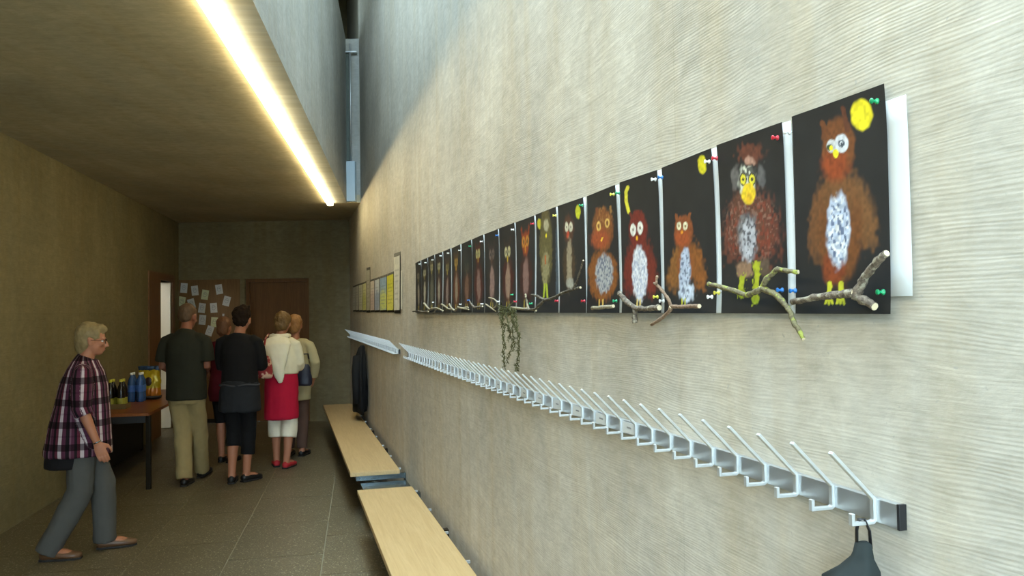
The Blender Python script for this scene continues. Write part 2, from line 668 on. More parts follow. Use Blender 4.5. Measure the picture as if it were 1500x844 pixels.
add_prism(bm, [(eb.x, eb.y), (rw_at(BACK).x + 0.25, BACK - 0.2), (rw_at(SK0).x + 0.25, SK0), (s0.x, s0.y)], TOP, TOP + 0.25)
rf = obj('ceiling_upper', bm, M['void'])
tag(rf, kind='structure')
# portal that only helps the renderer find the sky through the roof opening
pl = bpy.data.lights.new('skylight_portal', 'AREA')
pl.shape = 'RECTANGLE'
mid = (edge_at((SK0 + SK1) / 2) + rw_at((SK0 + SK1) / 2)) / 2
pl.size = SK1 - SK0 + 0.4
pl.size_y = 4.4
po = bpy.data.objects.new('skylight_portal', pl)
po.location = (mid.x, mid.y, TOP + 0.1)
po.rotation_euler.z = (ROT_E + ROT_R) / 2
link(po)
pl.cycles.is_portal = True

# floor: screed with individual stone tiles
bm = bmesh.new()
add_prism(bm, [(-8, BACK - 0.2), (rw_at(BACK - 0.2).x + 0.2, BACK - 0.2), (rw_at(FARY + 0.3).x + 0.2, FARY + 0.3), (-8, FARY + 0.3)], -0.2, -0.004)
fl = obj('floor', bm, M['grout'])
tag(fl, 'speckled grey brown stone tile floor', kind='structure')
DT = hdir(526, 459.5)
NT = Vector((DT.y, -DT.x, 0))
org = on_z(478, 785, 0)
TW, TL, G = 0.63, 0.92, 0.0065
tile_me = None
rotT = math.atan2(DT.y, DT.x)
cnt = 0
for i in range(-6, 5):
    for j in range(-7, 10):
        c = org + NT * ((i + 0.5) * TW) + DT * ((j + 0.5 + (0.5 if i % 2 else 0)) * TL)
        if c.y < 1.6 or c.y - TL / 2 > FARY - 0.02:
            continue
        if c.x > rw_at(c.y).x + 0.45 or c.x < lw_at(c.y).x - 0.45:
            continue
        if tile_me is None:
            bmt = box_bm(((-TL / 2 + G / 2, -TW / 2 + G / 2, -0.02), (TL / 2 - G / 2, TW / 2 - G / 2, 0)))
            t = obj('floor_tile', bmt, M['tile'], fl)
            tile_me = t.data
        else:
            t = link(bpy.data.objects.new('floor_tile', tile_me), fl)
        t.location = (c.x, c.y, random.uniform(-0.0006, 0.0004))
        t.rotation_euler.z = rotT
        cnt += 1
# the front part of the floor that lies below the picture
bm = bmesh.new()
add_prism(bm, [(lw_at(BACK).x, BACK), (rw_at(BACK).x, BACK), (rw_at(1.3).x, 1.3), (lw_at(1.3).x, 1.3)], -0.02, -0.001)
tag(obj('floor_paving', bm, M['tile'], fl), kind='stuff')

# doors
d = obj('door_1', box_bm(((b0, 0.13, 0), (b1, 0.17, zt))), M['dark_door'], loc=(0, FARY, 0))
tag(d, 'plain dark brown door at the right end of the far wall', kind='structure')
bm = box_bm(((b0, 0.06, 0), (b0 + 0.05, 0.13, zt)), ((b1 - 0.05, 0.06, 0), (b1, 0.13, zt)), ((b0 + 0.05, 0.06, zt - 0.05), (b1 - 0.05, 0.13, zt)))
obj('door_frame', bm, M['dark_door'], d)
bm = bmesh.new()
add_tube(bm, [(b0 + 0.11, 0.135, 1.05), (b0 + 0.11, 0.085, 1.05), (b0 + 0.23, 0.08, 1.05)], [0.01, 0.01, 0.009], 8)
obj('door_handle', bm, M['steel'], d, True)
d = obj('door_2', box_bm(((a0, 0.02, 0.0), (a1, 0.06, zt))), M['panel_door'], loc=(0, FARY, 0))
tag(d, 'brown door covered with pinned white sheets', kind='structure')
obj('bottom_rail', box_bm(((a0, 0.012, 0.0), (a1, 0.02, 0.06))), M['dark_metal'], d)

# doorway in the left wall: brown frame, white leaf swung into the next room
fr = obj('door_3', box_bm(((d0 - 0.62, -0.02, 0), (d0, 0.24, DOORH + 0.10)),
                          ((d0, -0.02, DOORH), (d1, 0.24, DOORH + 0.10)),
                          ((d1, -0.02, 0), (d1 + 0.10, 0.24, DOORH + 0.10))), M['jamb'], loc=(PL.x, PL.y, 0), rotz=ROT_L)
tag(fr, 'brown framed doorway with an open white door at the far left', kind='structure')
obj('door_leaf', box_bm(((d1 - 0.06, 0.01, 0.01), (d1 - 0.015, 0.92, DOORH - 0.01)), bevel=0.003), M['white_paint'], fr)
# next room
bm = box_bm(((d0 - 0.7, 2.2, 0), (d1 + 0.8, 2.4, 2.9)), ((d1 + 0.7, 0.25, 0), (d1 + 0.8, 2.2, 2.9)),
            ((d0 - 0.8, 0.25, 0), (d0 - 0.7, 2.4, 2.9)), ((d0 - 0.7, 0.24, 2.8), (d1 + 0.7, 2.2, 2.9)))
tag(obj('wall_next_room', bm, M['white_paint'], loc=(PL.x, PL.y, 0), rotz=ROT_L), kind='structure')
nl = bpy.data.lights.new('next_room_fill', 'POINT')  # unseen fill light, added to brighten the open white door leaf
nl.energy = 22
nl.color = (1, 0.92, 0.78)
nl.shadow_soft_size = 0.15
no = bpy.data.objects.new('next_room_fill', nl)
pp = LW(d0 - 0.1, 2.3, -0.9)
no.location = pp
link(no)

# ------------------------------------------------------------------ linear ceiling light
l0 = on_z(306.6, 0, CEIL)
l1 = on_z(484, 297, CEIL)
ld = (l1 - l0)
ld.z = 0
ld.normalize()
lb0 = l0 + ld * ((-1.5 - l0.y) / ld.y)
Ll = (l1 - lb0).length
lt = thing('linear_ceiling_light', 'long glowing strip light set flush in the low concrete ceiling', 'ceiling light',
           (lb0.x, lb0.y, CEIL), math.atan2(ld.y, ld.x))
obj('diffuser', box_bm(((0, -0.034, -0.040), (Ll, 0.034, -0.004)), bevel=0.004), M['led'], lt)
obj('housing', box_bm(((-0.02, -0.044, -0.002), (Ll + 0.015, 0.044, 0.004))), M['white_paint'], lt)

# pipe and box in the end of the void
px_ = on_y(513.5, 160, VOID_Y - 0.06)
pt = thing('wall_pipe', 'thin vertical pipe with a cross bracket in the void above the end of the ceiling', 'pipe', (px_.x, VOID_Y - 0.06, on_y(513, 236, VOID_Y).z))
zt_p = on_y(513, 66, VOID_Y).z - pt.location.z
bm = bmesh.new()
add_tube(bm, [(0, 0, 0), (0, 0, zt_p)], [0.012, 0.012], 10)
obj('pipe', bm, M['alu_white'], pt, True)
zb = on_y(513, 78.5, VOID_Y).z - pt.location.z
obj('bracket', box_bm(((-0.085, -0.02, zb - 0.008), (0.085, 0.055, zb + 0.008)), bevel=0.002), M['alu_white'], pt)
obj('cable_channel', box_bm(((-0.075, 0.02, 0), (-0.02, 0.055, zb))), simple('dark_grey_channel', srgb(92, 100, 92), 0.6), pt)
q0, q1 = on_y(505.5, 297, VOID_Y - 0.1), on_y(519.5, 237, VOID_Y - 0.1)
bx = obj('cable_box', box_bm(((-0.07, -0.02, 0), (0.07, 0.09, q1.z - q0.z - 0.01)), bevel=0.006),
         simple('pale_blue_grey_enamel', srgb(196, 214, 224), 0.35, 0.1, 0.03), loc=((q0.x + q1.x) / 2, VOID_Y - 0.1, CEIL + 0.003))
tag(bx, 'pale blue grey cover box under the vertical pipe in the void', 'box')

# ================================================================== COAT RACKS
cap = on_rw(1316.7, 776.9, 0.014)
RZ = cap.z                                   # underside of the rail
RH = on_rw(1316.7, 740.7, 0.014).z - RZ
print('rail z', RZ, 'height', RH)
sA1 = rw_s(on_rw(1316.7, 760, 0.014))
sA0 = rw_s(on_rw(597, 515, 0.014))
s_hook0 = rw_s(on_rw(1281, 745, 0.014))
PITCHH = 0.105


def hook_mesh():
    """bent flat bar: lower catch, upright on the rail, slanting hat arm (profile in y out of the wall, z)"""
    w, t = 0.010, 0.006
    prof = [(0.058, 0.017), (0.058, 0.000), (0.020, 0.000), (0.0165, 0.003), (0.0165, RH * 0.98), (0.0165 + 0.079, RH + 0.079)]
    bm = bmesh.new()
    n = len(prof)
    L, R = [], []
    for i, (y, z) in enumerate(prof):
        a = Vector(prof[max(i - 1, 0)])
        c = Vector(prof[min(i + 1, n - 1)])
        p = Vector((y, z))
        d1_ = (p - a).normalized() if i > 0 else (c - p).normalized()
        d2_ = (c - p).normalized() if i < n - 1 else d1_
        nn = Vector((-(d1_ + d2_).y, (d1_ + d2_).x)).normalized()
        k = t / 2 / max(0.5, nn.dot(Vector((-d1_.y, d1_.x))))
        L.append(p + nn * k)
        R.append(p - nn * k)
    ring = []
    for i in range(n):
        ring.append([bm.verts.new((-w / 2, L[i].x, L[i].y)), bm.verts.new((w / 2, L[i].x, L[i].y)),
                     bm.verts.new((w / 2, R[i].x, R[i].y)), bm.verts.new((-w / 2, R[i].x, R[i].y))])
    for i in range(n - 1):
        for k in range(4):
            bm.faces.new((ring[i][k], ring[i][(k + 1) % 4], ring[i + 1][(k + 1) % 4], ring[i + 1][k]))
    bm.faces.new(ring[0])
    bm.faces.new(ring[-1][::-1])
    bmesh.ops.bevel(bm, geom=bm.edges[:], offset=0.0009, segments=1, affect='EDGES')
    return bm


hook_me = None
label_me = None


def coat_rack(label, sa, sb, first_hook, n, labels_from, every):
    """sa = near end, sb = far end"""
    global hook_me, label_me
    o = RW(sa, RZ)
    r = thing('coat_rack', label, 'coat rack', o, RW_ROT)
    Lr = sb - sa
    obj('rail', box_bm(((0.004, 0.001, 0), (Lr - 0.004, 0.014, RH)), bevel=0.0012), M['alu'], r)
    e = obj('end_cap', box_bm(((-0.002, 0.0005, -0.001), (0.004, 0.0147, RH + 0.001)), bevel=0.001), M['black_plastic'], r)
    c = e.copy()
    c.location.x = Lr
    link(c, r)
    for i in range(n):
        x = first_hook + i * PITCHH
        if hook_me is None:
            h = obj('hook', hook_mesh(), M['alu_white'], r)
            hook_me = h.data
        else:
            h = link(bpy.data.objects.new('hook', hook_me), r)
        h.location = (x, 0, 0)
        if i >= labels_from and (i - labels_from) % every == 0 and i < 40:
            if label_me is None:
                lb_ = obj('name_tag', box_bm(((0.014, 0.0142, 0.004), (PITCHH - 0.014, 0.0152, RH - 0.004))), M['paper'], r)
                label_me = (lb_.data, box_bm(((0.03, 0.0150, 0.019), (PITCHH - 0.044, 0.0156, 0.0235))))
                ink = obj('faded_writing', label_me[1], M['grey_mark'], lb_)
                label_me = (lb_.data, ink.data)
            else:
                lb_ = link(bpy.data.objects.new('name_tag', label_me[0]), r)
                link(bpy.data.objects.new('faded_writing', label_me[1]), lb_)
            lb_.location = (x, 0, 0)
    return r


nA = int((sA0 - s_hook0) / PITCHH) + 1
print('hooks', nA, 'sA1', sA1, 'sA0', sA0)
coat_rack('long aluminium hook rail below the owl paintings', sA1, sA0, s_hook0 - sA1, nA, 9, 2)
sB1 = rw_s(on_rw(584, 514, 0.014))
nB = int((s_far - 0.12 - sB1) / PITCHH)
coat_rack('short far hook rail with the black jacket hanging from it', sB1, s_far - 0.05, 0.05, nB, 99, 2)

# ================================================================== BENCHES
BZ = 0.36
pN0, pN1 = on_z(523.5, 717, BZ), on_z(604.5, 713.3, BZ)
pF0, pF1 = on_z(512, 692, BZ), on_z(586, 689.2, BZ)
pE0, pE1 = on_z(472, 592.7, BZ), on_z(513.3, 592, BZ)
outs = [(p - PR).dot(NR) for p in (pN0, pN1, pF0, pF1, pE0, pE1)]
ss = [rw_s(p) for p in (pN0, pN1, pF0, pF1, pE0, pE1)]
print('bench outs', outs, 'ss', ss, 's_far', s_far)
B_IN = (outs[1] + outs[3]) / 2
B_OUT = (outs[0] + outs[2]) / 2


def bench(label, sa, sb):
    L = sb - sa
    r = thing('bench', label, 'bench', RW(sa, 0), RW_ROT, None)
    obj('seat', box_bm(((0, B_IN, BZ - 0.034), (L, B_OUT, BZ)), bevel=0.004), M['bench'], r)
    n = max(3, int(round(L / 1.15)) + 1)
    for i in range(n):
        x = 0.045 + (L - 0.09) * i / (n - 1)
        bmr = bmesh.new()
        # cantilever bracket: wall plate, arm, lower brace
        add_box(bmr, (x - 0.03, 0.002, BZ - 0.20), (x + 0.03, 0.012, BZ - 0.034))
        add_box(bmr, (x - 0.02, 0.012, BZ - 0.075), (x + 0.02, B_OUT - 0.05, BZ - 0.0345))
        add_tube(bmr, [(x, 0.01, BZ - 0.18), (x, B_OUT * 0.72, BZ - 0.07)], [0.012, 0.012], 6)
        obj('bracket', bmr, M['dark_metal'] if 0 < i < n - 1 else M['steel'], r)
    m = max(4, int(round(L / 0.55)))
    for i in range(m):
        x = 0.12 + (L - 0.24) * i / (m - 1)
        obj('spacer', box_bm(((x - 0.009, B_IN - 0.024, BZ - 0.018), (x + 0.009, B_IN + 0.002, BZ - 0.006))), M['alu_white'], r)
    obj('under_rail', box_bm(((0.03, B_OUT - 0.09, BZ - 0.075), (L - 0.03, B_OUT - 0.05, BZ - 0.0345)),
                             ((0.03, B_IN + 0.03, BZ - 0.075), (L - 0.03, B_IN + 0.07, BZ - 0.0345))), M['dark_metal'], r)
    return r


bench('pale wooden wall bench in the foreground, cut off by the bottom edge', 0.8, (ss[0] + ss[1]) / 2)
bench('pale wooden wall bench farther back, ending under the black jacket', (ss[2] + ss[3]) / 2, min(s_far - 0.2, (ss[4] + ss[5]) / 2))
# steel heating pipes between the two benches
sg0, sg1 = (ss[0] + ss[1]) / 2, (ss[2] + ss[3]) / 2
bm = bmesh.new()
for zz, oo in ((BZ - 0.09, 0.06), (BZ - 0.15, 0.06)):
    add_box(bm, (0.14, 0.004, zz - 0.02), (sg1 - sg0 - 0.02, B_OUT - 0.08, zz + 0.004))
jb = obj('bench_link', bm, M['steel'], loc=RW(sg0, 0), rotz=RW_ROT)
tag(jb, 'polished steel shelf plates in the gap between the two benches', 'bracket')


# ================================================================== OWL PAINTINGS
rng = np.random.default_rng(11)


def vnoise(xx, yy, seed):
    """smooth value noise on arrays"""
    r = np.random.default_rng(seed).random((64, 64))
    xi, yi = np.floor(xx).astype(int), np.floor(yy).astype(int)
    fx_, fy_ = xx - xi, yy - yi
    fx_, fy_ = fx_ * fx_ * (3 - 2 * fx_), fy_ * fy_ * (3 - 2 * fy_)
    g = lambda i, j: r[i % 64, j % 64]
    return (g(xi, yi) * (1 - fx_) * (1 - fy_) + g(xi + 1, yi) * fx_ * (1 - fy_) + g(xi, yi + 1) * (1 - fx_) * fy_ + g(xi + 1, yi + 1) * fx_ * fy_)


def sstep(a, b, x):
    t = np.clip((x - a) / (b - a), 0, 1)
    return t * t * (3 - 2 * t)


def lin(c):
    return np.array(srgb(*c)[:3])


class Art:
    """a hand-painted sheet: colour per vertex of a fine grid; coordinates u (0 left..1 right), v (0 bottom..1 top)"""

    def __init__(self, nu, nv, base, seed, px):
        self.nu, self.nv, self.seed, self.px = nu, nv, seed, px
        self.v, self.u = np.meshgrid(np.linspace(0, 1, nv), np.linspace(0, 1, nu), indexing='ij')
        self.x, self.y = px(self.u, self.v)       # picture coordinates used while drawing
        self.sc = (self.x.max() - self.x.min())
        n = vnoise(self.u * 9, self.v * 12, seed)
        self.c = np.array(lin(base))[None, None, :] * (0.85 + 0.3 * n)[..., None]
        self.k = 0

    def nz(self, f):
        self.k += 1
        return vnoise(self.u * f, self.v * f * 1.4, self.seed * 31 + self.k) - 0.5

    def blend(self, m, col, amp=0.25, f=40):
        c = lin(col)[None, None, :] * (1 + amp * 2 * self.nz(f))[..., None]
        m = np.clip(m, 0, 1)[..., None]
        self.c = self.c * (1 - m) + c * m

    def ell(self, cx, cy, rx, ry, col, rot=0.0, soft=0.12, rag=0.16, f=26, amp=0.25, a=1.0):
        dx, dy = self.x - cx, self.y - cy
        if rot:
            cr, sr = math.cos(rot), math.sin(rot)
            dx, dy = dx * cr + dy * sr, -dx * sr + dy * cr
        d = np.sqrt((dx / rx) ** 2 + (dy / ry) ** 2) + rag * 2 * self.nz(f)
        self.blend(a * (1 - sstep(1 - soft, 1 + soft, d)), col, amp)

    def ring(self, cx, cy, rx, ry, col, wd=0.25):
        d = np.abs(np.sqrt(((self.x - cx) / rx) ** 2 + ((self.y - cy) / ry) ** 2) - 1)
        self.blend(1 - sstep(wd * 0.6, wd, d), col, 0.1)

    def line(self, pts, wd, col, a=1.0, rag=0.3):
        m = np.zeros_like(self.x)
        for (x0, y0), (x1, y1) in zip(pts[:-1], pts[1:]):
            vx, vy = x1 - x0, y1 - y0
            t = np.clip(((self.x - x0) * vx + (self.y - y0) * vy) / (vx * vx + vy * vy + 1e-9), 0, 1)
            d = np.hypot(self.x - x0 - t * vx, self.y - y0 - t * vy)
            m = np.maximum(m, 1 - sstep(wd * 0.6, wd * 1.1, d * (1 + rag * 2 * self.nz(50))))
        self.blend(a * m, col, 0.2)

    def speck(self, cx, cy, rx, ry, col, f=60, lo=0.1, soft=0.2, a=0.9):
        """flecks of a second colour inside an ellipse"""
        d = np.sqrt(((self.x - cx) / rx) ** 2 + ((self.y - cy) / ry) ** 2)
        m = (1 - sstep(1 - soft, 1 + soft, d)) * sstep(lo, lo + 0.12, self.nz(f))
        self.blend(a * m, col, 0.2)

    def mesh(self, name, place):
        nu, nv = self.nu, self.nv
        pts = [place(float(self.u[j, i]), float(self.v[j, i])) for j in range(nv) for i in range(nu)]
        faces = [(j * nu + i, j * nu + i + 1, (j + 1) * nu + i + 1, (j + 1) * nu + i) for j in range(nv - 1) for i in range(nu - 1)]
        me = bpy.data.meshes.new(name)
        me.from_pydata([tuple(p) for p in pts], [], faces)
        at = me.color_attributes.new('art', 'FLOAT_COLOR', 'POINT')
        col = np.ones((nu * nv, 4), dtype=np.float32)
        col[:, :3] = np.clip(self.c.reshape(-1, 3), 0, 1)
        at.data.foreach_set('color', col.ravel())
        for p in me.polygons:
            p.use_smooth = True
        me.materials.append(M['art'])
        return me


def crop(x0, y0, sc):
    return lambda x, y: (x0 + x / sc, y0 + y / sc)


def corners_from(px4):
    """four picture corners (top left, top right, bottom right, bottom left) -> wall coordinates (s, z)"""
    out = []
    for x, y in px4:
        p = on_rw(x, y, 0.006)
        out.append((rw_s(p), p.z))
    return out


def sheet_surface(c4, base_out, curl, seed):
    tl, tr, br, bl = c4

    def place(u, v, extra=0.0):
        s = (1 - u) * ((1 - v) * bl[0] + v * tl[0]) + u * ((1 - v) * br[0] + v * tr[0])
        z = (1 - u) * ((1 - v) * bl[1] + v * tl[1]) + u * ((1 - v) * br[1] + v * tr[1])
        o = base_out + extra + curl * (0.5 + 0.5 * math.sin(u * 2.2 + seed) * math.cos(v * 3.1 + seed * 1.7)) + curl * 0.8 * (2 * v - 1) ** 4
        return RW(s, z, o)
    return place


def local_mesh(me, origin):
    me.transform(Matrix.Translation(-origin))


def make_sheet(thing_name, label, cat, group, c4, art, base_out, curl, seed, backing=None):
    place = sheet_surface(c4, base_out, curl, seed)
    org = place(0.5, 0.0)
    root = thing(thing_name, label, cat, org, 0, group)
    me = art.mesh('sheet', place)
    local_mesh(me, org)
    link(bpy.data.objects.new('sheet', me), root)
    if backing:
        (ulo, uhi, vlo, vhi), mat = backing
        bm = bmesh.new()
        n = 8
        g = [[bm.verts.new(place(ulo + (uhi - ulo) * i / n, vlo + (vhi - vlo) * j / n, -0.0035) - org) for i in range(n + 1)] for j in range(n + 1)]
        h = [[bm.verts.new(place(ulo + (uhi - ulo) * i / n, vlo + (vhi - vlo) * j / n, -0.0043) - org) for i in range(n + 1)] for j in range(n + 1)]
        for j in range(n):
            for i in range(n):
                bm.faces.new((g[j][i], g[j][i + 1], g[j + 1][i + 1], g[j + 1][i]))
                bm.faces.new((h[j][i], h[j + 1][i], h[j + 1][i + 1], h[j][i + 1]))
        for i in range(n):
            bm.faces.new((g[0][i], h[0][i], h[0][i + 1], g[0][i + 1]))
            bm.faces.new((g[n][i], g[n][i + 1], h[n][i + 1], h[n][i]))
            bm.faces.new((g[i][0], g[i + 1][0], h[i + 1][0], h[i][0]))
            bm.faces.new((g[i][n], h[i][n], h[i + 1][n], g[i + 1][n]))
        obj('backing_sheet', bm, mat, root, True)
    return root


BLACK = (34, 34, 34)
BROWN, RUST, DRED = (112, 66, 34), (132, 62, 30), (92, 34, 26)
WHT, PALE, BLU = (222, 222, 220), (176, 186, 204), (150, 160, 184)
YEL, LIME, ORA = (232, 214, 40), (190, 190, 50), (226, 150, 40)

# corners in photograph pixels: top left, top right, bottom right, bottom left
Q = [
    [(1163.7, 171), (1298.5, 122.5), (1310.5, 460), (1169.3, 459.5)],
    [(1053.7, 213), (1149.3, 179), (1158.5, 459.5), (1059.5, 459)],
    [(972.5, 246), (1045, 217), (1053, 459), (976, 459)],
    [(911, 267.6), (966, 249), (971.5, 458.7), (913, 458.7)],
    [(861.6, 287.6), (904.6, 270.8), (909.4, 458.6), (862.5, 458.6)],
    [(819.2, 302), (856.8, 289), (861, 458.5), (822, 458.5)],
    [(786, 314.6), (817, 302.8), (819.7, 458.3), (787, 458.3)],
    [(757.3, 326), (784, 315.6), (785.5, 458), (758.5, 458)],
    [(732.7, 335), (755.6, 326), (757, 458), (733.2, 458)],
    [(711.5, 343.2), (731, 335.4), (731.9, 458), (711.8, 458)],
    [(693.2, 351), (710, 343.6), (710.6, 458), (693.4, 458)],
    [(677, 357.6), (692.2, 351), (692.6, 458), (677.1, 458)],
    [(662.7, 364), (676, 357.8), (676.3, 458), (662.8, 458)],
    [(650, 368.6), (661.4, 363.8), (661.7, 458), (650.1, 458)],
    [(638.6, 373), (649, 368.8), (649.2, 458), (638.6, 458)],
    [(628, 377.4), (637.6, 373), (637.8, 458), (628, 458)],
    [(618.4, 381.6), (627.1, 377.6), (627.1, 458), (618.4, 458)],
    [(609.6, 385.6), (617.6, 381.8), (617.6, 458), (609.6, 458)],
]


def px_map(q):
    (tlx, tly), (trx, try_), (brx, bry), (blx, bly) = q

    def f(u, v):
        x = (1 - u) * ((1 - v) * blx + v * tlx) + u * ((1 - v) * brx + v * trx)
        y = (1 - u) * ((1 - v) * bly + v * tly) + u * ((1 - v) * bry + v * try_)
        return x, y
    return f


def unit_map(u, v):
    return u * 0.7, v


def owl1(A, k):
    P = crop(1140, 100, 2.11)
    E = lambda cx, cy, rx, ry, col, **kw: A.ell(*P(cx, cy), rx / 2.11, ry / 2.11, col, **kw)
    E(270, 142, 31, 48, YEL, rag=0.05)
    E(150, 470, 40, 125, (108, 70, 40), rot=0.12, soft=0.24, rag=0.2)
    E(268, 445, 42, 115, (112, 76, 44), rot=-0.22, soft=0.24, rag=0.2)
    E(208, 505, 66, 158, (106, 64, 32), soft=0.2, rag=0.14)
    E(205, 400, 55, 70, (110, 72, 40), soft=0.3, rag=0.25)
    E(190, 620, 36, 48, (122, 58, 28), soft=0.25)
    E(200, 240, 50, 90, (112, 66, 34), soft=0.12, rag=0.08)
    E(190, 300, 42, 45, (136, 62, 28), soft=0.4)
    A.line([P(158, 215), P(152, 165)], 8 / 2.11, (104, 60, 32))
    A.line([P(172, 200), P(152, 162)], 6 / 2.11, (104, 60, 32))
    A.line([P(228, 190), P(217, 120)], 8 / 2.11, (92, 52, 34))
    E(182, 238, 19, 20, (190, 190, 190), rag=0.1)
    E(210, 230, 20, 29, (204, 206, 210), rag=0.08)
    E(175, 243, 10, 10, (60, 70, 40))
    E(178, 244, 6, 8, YEL)
    A.ring(*P(210, 230), 8 / 2.11, 9 / 2.11, (70, 80, 90), 0.35)
    E(211, 231, 4, 5, (60, 66, 76))
    E(193, 262, 9, 15, YEL)
    E(203, 500, 36, 112, PALE, soft=0.15, rag=0.14)
    A.speck(*P(203, 500), 34 / 2.11, 108 / 2.11, (84, 96, 124), f=42, lo=0.08)
    A.speck(*P(203, 500), 34 / 2.11, 108 / 2.11, WHT, f=50, lo=0.12)
    for x in (178, 215):
        A.line([P(x, 665), P(x, 700)], 9 / 2.11, LIME)
        for dx in (-11, 0, 12):
            A.line([P(x, 695), P(x + dx, 727)], 5 / 2.11, LIME)


def owl2(A, k):
    P = crop(960, 180, 2.636)
    s_ = 2.636
    E = lambda cx, cy, rx, ry, col, **kw: A.ell(*P(cx, cy), rx / s_, ry / s_, col, **kw)
    E(318, 420, 55, 120, (92, 54, 42), rot=0.2, soft=0.35, rag=0.45)
    E(440, 420, 50, 125, (98, 54, 42), rot=-0.12, soft=0.35, rag=0.45)
    E(375, 380, 75, 120, (96, 60, 46), soft=0.3, rag=0.4)
    A.speck(*P(380, 410), 105 / s_, 135 / s_, (146, 112, 96), f=46, lo=0.12, a=0.6)
    A.speck(*P(380, 410), 105 / s_, 135 / s_, (128, 56, 38), f=38, lo=0.1, a=0.6)
    E(380, 120, 50, 38, (100, 56, 42), soft=0.35, rag=0.5)
    E(378, 145, 22, 16, (176, 136, 118), soft=0.4, rag=0.4)
    E(322, 215, 18, 44, (98, 94, 92), soft=0.35, rag=0.45)
    E(420, 200, 16, 44, (92, 90, 90), soft=0.35, rag=0.45)
    E(368, 225, 34, 62, (206, 208, 190), soft=0.15, rag=0.18)
    A.speck(*P(370, 180), 36 / s_, 26 / s_, (60, 60, 58), f=40, lo=0.08)
    for x in (352, 387):
        E(x, 217, 14, 22, (218, 206, 60), rag=0.08)
        A.ring(*P(x, 217), 13 / s_, 22 / s_, (50, 46, 40), 0.16)
        E(x, 217, 5, 6, (40, 38, 34))
    E(372, 272, 28, 42, (232, 196, 44), rag=0.1)
    E(374, 290, 10, 22, (214, 168, 40), soft=0.4)
    E(366, 420, 34, 75, (112, 110, 110), soft=0.3, rag=0.3)
    E(370, 460, 30, 75, (176, 176, 182), soft=0.3, rag=0.35)
    A.speck(*P(370, 440), 40 / s_, 90 / s_, (74, 72, 78), f=46, lo=0.05)
    E(355, 570, 34, 32, (138, 108, 84), soft=0.2, rag=0.25)
    E(430, 560, 24, 40, (92, 76, 62), soft=0.3, rag=0.3)
    for x, y0, y1 in ((346, 600, 665), (406, 545, 690)):
        A.line([P(x, y0), P(x - 4, y1)], 13 / s_, (164, 170, 40), rag=0.6)
        E(x - 2, y1 - 10, 16, 16, (150, 158, 36), rag=0.3)


def owl3(A, k):
    P = crop(960, 180, 2.636)
    s_ = 2.636
    E = lambda cx, cy, rx, ry, col, **kw: A.ell(*P(cx, cy), rx / s_, ry / s_, col, **kw)
    E(190, 160, 15, 34, (216, 204, 40), rag=0.15)
    E(92, 560, 32, 95, (128, 84, 40), rot=0.22, soft=0.3, rag=0.28)
    E(168, 550, 30, 95, (130, 78, 34), rot=-0.2, soft=0.3, rag=0.28)
    E(125, 540, 30, 80, (134, 76, 34), soft=0.3)
    E(118, 420, 36, 62, (130, 70, 36), soft=0.12, rag=0.08)
    E(112, 445, 26, 34, (150, 72, 34), soft=0.4)
    A.line([P(95, 385), P(88, 355)], 6 / s_, (130, 72, 36))
    A.line([P(136, 380), P(142, 350)], 6 / s_, (130, 72, 36))
    for x in (100, 125):
        E(x, 398, 9, 16, (216, 210, 176), rag=0.08)
        E(x, 398, 3, 5, (130, 96, 50))
    E(112, 422, 4, 8, ORA)
    E(124, 580, 21, 98, PALE, soft=0.15, rag=0.18)
    E(134, 655, 30, 34, (190, 200, 214), soft=0.25, rag=0.25)
    A.speck(*P(126, 590), 22 / s_, 100 / s_, (96, 104, 124), f=44, lo=0.08)
    for x in (115, 128):
        A.line([P(x, 680), P(x, 700)], 3 / s_, LIME)


def owl4(A, k):
    P = crop(770, 250, 3.514)
    s_ = 3.514
    E = lambda cx, cy, rx, ry, col, **kw: A.ell(*P(cx, cy), rx / s_, ry / s_, col, **kw)
    A.line([P(541, 85), P(530, 110), P(530, 160), P(543, 214)], 10 / s_, (222, 212, 60), rag=0.1)
    E(548, 520, 36, 120, (108, 40, 30), rot=0.08, soft=0.3, rag=0.22)
    E(645, 520, 36, 130, (112, 44, 32), rot=-0.1, soft=0.3, rag=0.22)
    E(596, 480, 62, 150, (110, 42, 30), soft=0.3, rag=0.2)
    E(590, 300, 48, 95, (112, 38, 28), soft=0.15, rag=0.12)
    A.line([P(560, 240), P(550, 220)], 8 / s_, (100, 40, 30))
    for x, y in ((565, 305), (602, 295)):
        E(x, y, 15, 32, (226, 224, 214), rag=0.08)
        E(x, y, 4, 9, (120, 96, 80))
    E(585, 348, 5, 11, (232, 170, 40))
    E(597, 530, 40, 138, (214, 216, 222), soft=0.12, rag=0.12)
    A.speck(*P(597, 530), 40 / s_, 136 / s_, (166, 174, 194), f=44, lo=0.05)
    for x in (585, 600):
        A.line([P(x, 665), P(x, 695)], 4 / s_, (214, 190, 110))


